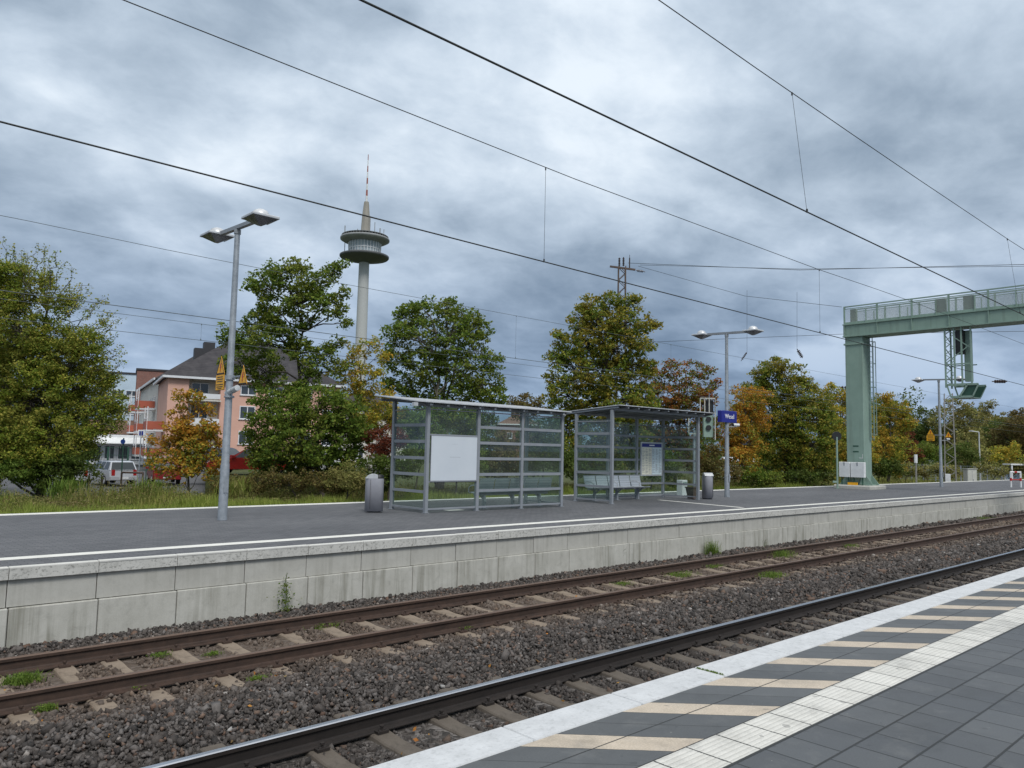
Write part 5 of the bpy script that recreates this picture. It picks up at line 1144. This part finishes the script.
# ================================================================== TREES
T = tree
T('hornbeam_tree', 'large leafy green tree with long feathery shoots at the left edge', 'tree', 40, 36, [(14, 278, 17), (40, 282, 12), (60, 300, 17), (18, 296, 20), (-15, 290, 35), (5, 345, 40), (50, 345, 32), (88, 348, 22), (30, 400, 52), (78, 392, 34), (104, 378, 16), (100, 415, 24), (5, 445, 42), (55, 440, 36), (-45, 380, 60), (-40, 450, 50), (92, 440, 15), (20, 330, 30), (70, 365, 25), (10, 380, 40), (60, 455, 25), (30, 450, 28), (110, 405, 16)], .10, 'l_hornbeam', 1.0, clump=.38, holes=.02,
  sprays=[(20, 285, 22, 250), (35, 285, 38, 244), (50, 290, 58, 250), (0, 280, -6, 240), (14, 285, 14, 246), (62, 300, 74, 268), (28, 290, 34, 258), (78, 325, 108, 298), (84, 340, 116, 312), (88, 350, 112, 326), (96, 368, 126, 352), (100, 380, 126, 362), (66, 315, 90, 296), (46, 295, 50, 256), (8, 290, 6, 254), (98, 400, 128, 404), (40, 300, 45, 246), (10, 290, 4, 236), (50, 300, 66, 262), (62, 320, 92, 286), (70, 330, 100, 300), (85, 345, 123, 318), (90, 352, 118, 334), (95, 360, 124, 345), (92, 372, 122, 358), (98, 382, 120, 372), (25, 300, 28, 252), (60, 310, 82, 284), (30, 290, 14, 250), (80, 350, 112, 312), (100, 395, 122, 392), (105, 412, 142, 408), (100, 425, 120, 432), (0, 290, -14, 240), (45, 310, 52, 270), (75, 335, 108, 322)], trunk_r=.22)
T('maple_tree', 'green maple with bare gaps showing its trunk, right of the leftmost lamp post', 'maple', 299, 38.5, [(262, 286, 17), (270, 270, 9), (280, 277, 16), (296, 268, 11), (305, 266, 9), (316, 281, 16), (333, 272, 11), (340, 266, 6), (228, 330, 8), (288, 332, 13), (305, 322, 10), (302, 352, 14), (272, 328, 14), (334, 345, 10), (338, 368, 11), (308, 380, 13), (300, 296, 22), (325, 305, 17), (345, 292, 7), (341, 312, 9), (278, 312, 22), (258, 318, 13), (248, 335, 15), (232, 342, 12), (262, 345, 20), (240, 362, 18), (265, 372, 22), (287, 345, 9), (285, 392, 18), (318, 365, 13), (326, 350, 8), (344, 323, 6)], .145, 'l_maple', .95, holes=.08, clump=.33, trunk_r=.16, bark='bark')
T('maple_tree', 'low dense maple crown below and right of the gappy maple, above the parked cars', 'maple', 325, 37, [(268, 420, 22), (292, 415, 24), (320, 405, 26), (345, 412, 24), (283, 445, 26), (312, 440, 28), (340, 440, 26), (360, 430, 18), (300, 462, 20), (270, 455, 16), (326, 465, 22), (352, 460, 16), (252, 440, 12), (263, 398, 12), (258, 455, 12), (262, 468, 12), (270, 440, 14)], .14, 'l_maple', 1.0, clump=.34, trunk_r=.12, holes=.04)
T('maple_tree', 'small sparse maple with yellow upper leaves left of the radio tower base', 'maple', 352, 39.5, [(372, 345, 10), (358, 352, 9), (345, 345, 7), (380, 358, 9), (362, 370, 12), (377, 375, 10), (350, 385, 14), (368, 395, 16), (385, 392, 10), (350, 362, 8), (335, 372, 7), (340, 400, 14), (365, 418, 16)], .12, 'l_yellow', .8, holes=.2, clump=.28, trunk_r=.08)
T('maple_tree', 'round green maple with several pale stems behind the left shelter', 'maple', 441, 44, [(405, 318, 15), (425, 312, 17), (447, 308, 14), (465, 318, 17), (480, 328, 13), (395, 335, 14), (418, 338, 22), (450, 336, 24), (475, 350, 18), (492, 364, 12), (398, 358, 18), (425, 365, 22), (455, 370, 24), (485, 384, 20), (500, 388, 7), (400, 385, 18), (430, 395, 20), (465, 400, 22), (495, 402, 12)], .155, 'l_maple', .9, bark='barklight', clump=.36, holes=.10, trunks=3, trunk_r=.2)
T('maple_tree', 'tallest maple turning yellow and rusty, behind the gap between the two shelters', 'maple', 605, 49, [(592, 306, 14), (610, 300, 12), (628, 308, 14), (637, 297, 6), (580, 318, 14), (600, 322, 20), (624, 326, 20), (644, 325, 11), (565, 338, 12), (586, 342, 22), (612, 348, 26), (640, 345, 15), (655, 325, 4), (557, 358, 12), (575, 370, 22), (604, 376, 28), (632, 372, 22), (648, 368, 10), (551, 378, 9), (560, 395, 20), (590, 402, 26), (620, 405, 26), (645, 398, 16), (570, 425, 24), (605, 432, 26), (560, 450, 20), (600, 460, 24), (635, 435, 20)], .165, 'l_mapleyel', .95, clump=.38, trunk_r=.24, holes=.06)
T('small_tree', 'dark green tree with reddish top right of the tallest maple', 'tree', 676, 56, [(655, 380, 14), (672, 372, 12), (690, 368, 9), (702, 374, 11), (712, 384, 7), (665, 398, 20), (688, 392, 18), (705, 395, 13), (660, 420, 24), (688, 418, 24), (655, 448, 24), (685, 450, 24), (640, 410, 14), (712, 425, 14)], .16, 'l_red', .9, clump=.42, trunk_r=.15, holes=.12)
T('small_tree', 'small orange-red tree behind the blue station sign', 'tree', 742, 60, [(742, 400, 16), (752, 420, 18), (735, 425, 16), (745, 445, 20), (758, 398, 12), (728, 445, 13), (742, 462, 18)], .16, 'l_orange', .9, clump=.42, trunk_r=.12, holes=.08)
T('broad_tree', 'broad tree turning from green to orange between the second lamp post and the gantry pillar', 'tree', 785, 65, [(772, 362, 10), (782, 370, 13), (765, 376, 13), (797, 374, 11), (806, 384, 10), (755, 392, 16), (776, 392, 22), (800, 396, 20), (820, 400, 12), (748, 412, 16), (772, 415, 26), (800, 420, 26), (824, 420, 16), (752, 440, 22), (782, 445, 30), (812, 446, 26), (832, 440, 14), (760, 465, 18), (795, 468, 20), (825, 466, 16)], .17, 'l_mapleyel', .95, clump=.46, trunk_r=.2, holes=.06)
T('small_tree', 'yellow-green tree partly hidden behind the left side of the gantry pillar', 'tree', 845, 76, [(832, 392, 10), (842, 402, 14), (856, 398, 12), (830, 415, 15), (848, 425, 20), (864, 415, 12), (836, 445, 18), (858, 450, 20), (840, 468, 14)], .18, 'l_yellow', .9, clump=.5, trunk_r=.14, holes=.08)
T('small_tree', 'golden-orange tree immediately right of the gantry pillar', 'tree', 888, 80, [(886, 398, 9), (896, 406, 12), (880, 410, 12), (890, 425, 18), (905, 425, 10), (908, 415, 6), (884, 448, 18), (902, 447, 14), (890, 466, 16), (874, 435, 12)], .18, 'l_turning', .95, clump=.5, trunk_r=.14, holes=.05)
T('young_tree', 'small young tree with yellow and orange leaves, left of the leftmost lamp post', 'tree', 188, 35, [(180, 396, 7), (178, 412, 9), (196, 398, 9), (205, 410, 9), (188, 425, 12), (206, 428, 12), (170, 448, 13), (190, 448, 17), (210, 448, 13), (153, 440, 6), (160, 460, 13), (182, 468, 17), (205, 466, 15), (218, 462, 7), (215, 436, 6), (186, 437, 13), (200, 440, 12), (176, 430, 10)], .125, 'l_orange', 1.0, clump=.28, trunk_r=.06, holes=.06)
# distant forest: individual trees
fl = [('tall olive-green tree behind the lattice mast', 958, 118, [(958, 408, 14), (945, 420, 16), (970, 420, 16), (958, 440, 22), (940, 445, 16), (980, 445, 14)]),
('pale brownish tree left of the lattice mast in the distant forest', 922, 122, [(925, 418, 12), (915, 428, 12), (932, 432, 14), (920, 448, 16)]),
('dark upright tree standing out against the sky right of the signal basket', 988, 140, [(988, 408, 8), (984, 420, 12), (996, 418, 9), (990, 440, 18)]),
('broad dark brown-green tree at the right picture edge', 1016, 116, [(1018, 422, 16), (1030, 430, 20), (1008, 440, 18), (1024, 455, 20), (1045, 440, 25)]),
('dark green tree between the golden-orange tree and the distant lamp post', 908, 128, [(905, 416, 8), (912, 428, 12), (900, 440, 12), (912, 452, 14)]),
('low grey-green tree in the middle of the distant forest', 968, 108, [(968, 440, 13), (960, 455, 14), (980, 456, 12)]),
('tall grey-green tree filling the gap right of the slim street lamp', 1000, 126, [(1000, 432, 14), (992, 448, 14), (1008, 448, 14)]),
('dark spruce-like tree in the notch of the distant forest', 975, 150, [(975, 415, 8), (972, 430, 12), (982, 432, 10)])]
for i, (lab, u, d, lb) in enumerate(fl): T('forest_tree', lab, 'tree', u, d, lb, .30, ['l_olive', 'l_dark', 'l_olive', 'l_brown', 'l_dark', 'l_olive', 'l_dark', 'l_dark'][i], .75, group='distant forest trees', clump=.8, trunk_r=.25)
for i, (lab, u, d, lb, mt) in enumerate([('rounded yellow-green bush below the distant forest at the right', 1007, 92, [(1007, 448, 9), (1000, 456, 9), (1014, 456, 9)], 'l_yellow'),
 ('green bush behind the distant yellow warning signs', 925, 96, [(925, 450, 10), (915, 456, 9), (936, 452, 9)], 'l_maple'),
 ('dark purplish shrub left of the distant lamp post', 907, 94, [(908, 438, 8), (903, 450, 9), (912, 455, 8)], 'l_wine'),
 ('dark green shrub behind the lattice mast foot', 955, 90, [(952, 455, 9), (962, 450, 9), (970, 458, 9)], 'l_dark'),
 ('low weedy bush mass left of the grey wire fence', 905, 84, [(898, 470, 9), (910, 470, 9), (922, 471, 8)], 'l_olive'),
 ('low brown-green bush left of the pale relay cabinet', 944, 82, [(935, 471, 7), (944, 470, 8), (955, 472, 7)], 'l_olive'),
 ('low green bush right of the pale relay cabinet', 990, 80, [(985, 468, 8), (998, 470, 8), (1010, 471, 7), (1022, 470, 8)], 'l_olive'),
 ('dark shrub right behind the gantry foot', 878, 78, [(872, 466, 11), (884, 468, 10), (895, 466, 9)], 'l_dark'),
 ('dark wine-red shrub left of the left shelter', 383, 36.5, [(378, 440, 13), (392, 438, 14), (384, 455, 12)], 'l_wine'),
 ('dark green shrub behind the first litter bin', 388, 35.5, [(372, 468, 14), (392, 466, 16), (408, 462, 16), (385, 482, 12)], 'l_dark'),
 ('yellowish bush left of the left shelter roof', 378, 41, [(366, 425, 12), (382, 415, 14), (396, 420, 14), (388, 402, 10)], 'l_yellow'),
 ('pale green bush seen through the upper panes of the left shelter', 415, 40, [(410, 420, 16), (430, 425, 18), (420, 445, 18), (440, 448, 16)], 'l_weed'),
 ('bushy green shrub behind the white poster panel', 455, 41, [(445, 415, 15), (462, 420, 18), (470, 440, 18), (452, 455, 18), (475, 462, 16)], 'l_maple'),
 ('rust-brown shrub seen through the middle panes of the left shelter', 508, 42, [(505, 440, 13), (512, 455, 14), (500, 460, 12), (508, 472, 12)], 'l_brown'),
 ('green shrub seen through the third bay of the left shelter', 488, 43, [(485, 425, 14), (492, 445, 14), (485, 465, 14)], 'l_dark'),
 ('dense dark shrub behind the right end of the left shelter', 545, 43, [(530, 440, 16), (548, 430, 16), (545, 455, 18), (562, 460, 16), (530, 465, 14)], 'l_dark'),
 ('brownish small tree above the right end of the left shelter roof', 520, 72, [(515, 402, 9), (528, 400, 10), (540, 405, 9), (525, 415, 12)], 'l_brown'),
 ('green shrub below the tallest maple, seen through the right shelter', 585, 47, [(575, 465, 16), (592, 468, 16), (610, 470, 14)], 'l_dark'),
 ('loose green shrub behind the timetable board', 650, 50, [(640, 460, 16), (655, 465, 16), (668, 462, 14), (675, 478, 10)], 'l_maple'),
 ('dark brown-green shrub between the right shelter and the second lamp post', 712, 54, [(700, 465, 13), (715, 470, 13), (730, 472, 12), (715, 452, 9)], 'l_brown'),
 ('green shrub under the orange-red tree right of the second lamp post', 750, 58, [(745, 475, 11), (760, 478, 11), (775, 478, 10)], 'l_maple'),
 ('dark shrub at the foot of the broad turning tree', 806, 63, [(795, 478, 9), (810, 478, 10), (825, 477, 10)], 'l_dark'),
 ('fresh green bush low at the far left edge', -5, 34.5, [(0, 462, 16), (-20, 455, 22), (20, 470, 14)], 'l_weed'),
 ('dark green bush under the feathery tree', 62, 35, [(22, 462, 16), (35, 478, 14), (45, 465, 17), (65, 468, 17), (80, 462, 14), (72, 480, 12), (50, 484, 12), (92, 472, 8)], 'l_dark'),
 ('tangled brownish green shrub below the low dense maple', 300, 35, [(222, 486, 8), (238, 484, 10), (255, 482, 12), (275, 480, 12), (298, 480, 13), (320, 482, 12), (340, 484, 12)], 'l_brown'),
 ('grey-green shrub right below the low dense maple', 345, 34.5, [(335, 478, 12), (352, 476, 13), (366, 484, 10)], 'l_olive')]):
    T('shrub', lab, 'shrub', u, d, lb, .10*d/38 if d < 70 else .2, mt, 1.0, trunk_r=.05, clump=.32*max(1, d/48))
# ------------------------------------------------------------------ far wood as one mass on the horizon
def wood():
    C = []; nrm = rng.normal
    for u in np.arange(-520, 1600, 3.0):
        d = 190+40*math.sin(u*.013)+rng.uniform(-12, 12); top = 9+3*math.sin(u*.031)+2*math.sin(u*.09+1)+(6 if u > 850 else 0); b = base(u, d)
        for _ in range(3):
            r = rng.uniform(1.5, 3.0); c = b+np.array([rng.uniform(-2, 2), rng.uniform(-2, 2), rng.uniform(1, top-1.5)]); n = 110
            g = nrm(size=(n, 3)); g /= np.linalg.norm(g, axis=1)[:, None]; C.append(c+g*r*rng.uniform(.5, 1, (n, 1)))
    V, Fq = leaf_cloud(np.concatenate(C), .5); tag(np_mesh('far_wood', V, Fq, M['l_dark']), 'dark far-off wood closing the horizon', 'wood', kind='stuff')
wood()
def hill(u0, u1, d, hgt, name):
    m = MB(); n = 40; top = []; 
    for i in range(n+1):
        u = u0+(u1-u0)*i/n; b = base(u, d); b2 = base(u, d+400); k = math.sin(math.pi*i/n); top.append((b, np.array([(b[0]+b2[0])/2, (b[1]+b2[1])/2, -1.1+hgt*k*(1+.15*math.sin(i*.9))]), b2))
    vs = [tuple(p) for r in top for p in r]; fs = [(3*i+j, 3*i+j+1, 3*i+4+j, 3*i+3+j) for i in range(n) for j in range(2)]; m.add(vs, fs, 0, True); tag(m.build(name, M['hill'], fix=False), kind='structure')
M['hill'] = pm('wooded_hill', (.035, .05, .035), (.02, .03, .02), .02, .95)
hill(700, 1500, 900, 62, 'hills')
# ------------------------------------------------------------------ weeds and grass beyond the platform
def strip(x0, x1, y0, y1, n): return np.stack([rng.uniform(x0, x1, n), rng.uniform(y0, y1, n), np.full(n, -1.1)], 1)
def hmod(P): return .75+.45*np.sin(P[:, 0]*.9+P[:, 1]*.4)*np.sin(P[:, 0]*.31+1.3)+.2*np.sin(P[:, 0]*2.3)
def grow():
    P = strip(-6, 60, 29.2, 31.6, 42000); blades('verge_grass', P, .62*np.clip(hmod(P), .7, 1.2), .03, 'l_lawn', 'bright short grass along the rear edge of the far platform', 'grass', 'stuff', None, .5)
    P = strip(-6, 75, 31.0, 36.5, 60000); hh = (.75+.13*(P[:, 1]-31))*np.clip(hmod(P), .45, 1.3); blades('tall_weeds', P, hh*.68, .035, 'l_grass', 'tall uneven mixed weeds and dry grass beyond the far platform', 'weeds', 'stuff', None, .6)
    P = strip(60, 190, 29.5, 40, 40000); blades('distant_weeds', P, .6*np.clip(hmod(P), .5, 1.2), .07, 'l_grass', 'distant weedy strip beyond the right end of the far platform', 'weeds', 'stuff', None, .6)
    P = strip(-4, 70, 31.0, 36.3, 3600); hh = (.55+.10*(P[:, 1]-31))*np.clip(hmod(P), .5, 1.3); C = []
    for p_, h_ in zip(P, hh):
        n = 34; q = np.stack([rng.normal(0, .22, n), rng.normal(0, .22, n), rng.uniform(.05, 1, n)*h_], 1)+p_; C.append(q)
    V, Fq = leaf_cloud(np.concatenate(C), .075); tag(np_mesh('leafy_herbs', V, Fq, M['l_weed2']), 'leafy herbs and brambles mixed into the weeds', 'weeds', kind='stuff')
M['l_weed2'] = leaf_mat('herb_leaves', [(.05, .07, .02), (.09, .10, .035), (.13, .13, .05), (.2, .17, .09)], [(.15, .09, .05), (.22, .18, .10)], .6, .3)
grow()
for lab, u, d, n, h_, hue in (('tall feathery green herb leaning right at the left of the silver car', 60, 33.5, 700, 1.35, 'l_weed'), ('tall yellow-green herb clump left of the young yellow tree', 140, 33.5, 500, 1.4, 'l_weed'), ('grey-green herb clump right of the young tree', 225, 33.5, 500, 1.5, 'l_grass')):
    b = base(u, d); t = thing('tall_herb', lab, 'herb', b); P = np.stack([rng.normal(0, .35, n), rng.normal(0, .35, n), rng.uniform(0, h_*.6, n)], 1); P[:, 0] += P[:, 2]*R0[0]*.5; P[:, 1] += P[:, 2]*R0[1]*.5
    blades('foliage', P, h_*.35, .03, hue, parent=t, lean=1.0)
# small weeds on and beside the tracks
def tuft(u, v, z, r, h_, n, label, mat='l_weed', leaf=True):
    if h_ > .3 and n < 100: r = .035; n = 160
    b = gnd(u, v, z); t = thing('weed', label, 'weed', b); P = np.stack([rng.normal(0, r, n), rng.normal(0, r*.6, n), np.zeros(n)], 1)
    blades('foliage', P, h_, .007, mat, parent=t, lean=.9)
    if leaf:
        k = int(n*1.3); C = np.stack([rng.normal(0, r*.9, k), rng.normal(0, r*.55, k), rng.uniform(.01, h_*.9, k)], 1); V, Fq = leaf_cloud(C, .022); np_mesh('leaves', V, Fq, M[mat], t)
tuft(22, 684, -1.06, .10, .12, 420, 'largest green weed tuft between the rusty rails at the left edge')
tuft(46, 712, -1.05, .045, .08, 150, 'small weed in front of the rusty rail near the left edge')
tuft(160, 657, -1.06, .07, .06, 110, 'sparse weed between the rusty rails, third gap from the left'); tuft(213, 655, -1.06, .06, .05, 90, 'faint weed between the rusty rails right of the third gap')
tuft(325, 628, -1.06, .13, .08, 200, 'flat green weed patch between the rusty rails below the first litter bin'); tuft(257, 680, -1.04, .06, .05, 90, 'faint green weed on the middle ballast, left part')
tuft(465, 630, -1.04, .06, .06, 90, 'small weed beside the front rusty rail in the middle'); tuft(135, 690, -1.04, .05, .05, 80, 'tiny weed on the ballast near the left')
tuft(623, 585, -1.06, .12, .07, 160, 'low weed between the rusty rails left of the bright tuft'); tuft(680, 576, -1.06, .22, .09, 300, 'wide weed patch between the rusty rails below the right shelter')
tuft(712, 568, -1.06, .18, .09, 220, 'weed patch between the rusty rails beside the wall plant'); tuft(782, 557, -1.06, .25, .20, 420, 'bright yellow-green weed tuft standing between the rusty rails')
tuft(772, 577, -1.03, .20, .12, 380, 'bright green weed tuft in front of the rusty rail'); tuft(850, 547, -1.06, .2, .10, 200, 'distant weed between the rusty rails'); tuft(985, 520, -1.06, .5, .15, 400, 'farthest yellowish weed strip between the rusty rails')
tuft(712, 555, -1.03, .12, .40, 260, 'green plant growing at the wall foot under the white platform line'); tuft(620, 564, -1.03, .05, .45, 90, 'thin stalky plant at the wall foot', 'l_dark'); tuft(631, 563, -1.03, .09, .14, 140, 'low dark plant at the wall foot', 'l_dark'); tuft(763, 546, -1.03, .09, .25, 120, 'small plant at the wall foot below the gantry side', 'l_dark')
b = gnd(290, 612, -1.0); b[1] = 11.80; b[2] = -1.03
t = thing('wall_plant', 'leafy green plant climbing the concrete wall near its foot', 'plant', b); C = []; m = MB(); st = [(0, 0, 0), (.03, -.01, .25), (.0, 0, .5), (.02, 0, .62)]; m.path(st, .006, 5); m.build('stem', M['l_dark'], t)
for z, w_, n in ((.06, .09, 90), (.17, .07, 70), (.3, .06, 80), (.42, .05, 50), (.2, .13, 20), (.53, .02, 12)): C.append(np.stack([rng.normal(0, w_, n), rng.normal(-.01, .025, n), z+rng.normal(0, .035, n)], 1))
V, Fq = leaf_cloud(np.concatenate(C), .03); np_mesh('leaves', V, Fq, M['l_maple'], t)
t = thing('moss_tuft', 'small mossy tuft in the joint of the white platform edge', 'moss', gnd(709, 671.5, .006)); P = np.stack([rng.normal(0, .006, 260), rng.uniform(-.125, .11, 260), np.zeros(260)], 1); blades('foliage', P, .014, .004, 'l_weed', parent=t)
# fallen leaves
def litter():
    V = []; F2 = []; i = 0
    pts = [gnd(rng.uniform(0, 900), rng.uniform(560, 768), -1.0) for _ in range(140)]; pts = [p for p in pts if 4.2 < p[1] < 11.6]
    for k_, p_ in enumerate(pts):
        t_ = link('fallen_leaf'); bpy.data.objects.remove(t_)
    C = np.array([[p[0], p[1], float(bed_z(p[1]))+.045] for p in pts]); V, Fq = leaf_cloud(C, .045); V = V.copy(); tag(np_mesh('leaf_litter', V, Fq, M['l_litter']), 'scattered fallen leaves on the ballast', 'leaf litter', kind='stuff')
M['l_litter'] = leaf_mat('fallen_leaves', [(.2, .1, .04), (.35, .2, .06), (.3, .12, .04), (.45, .38, .25)], None)
litter()
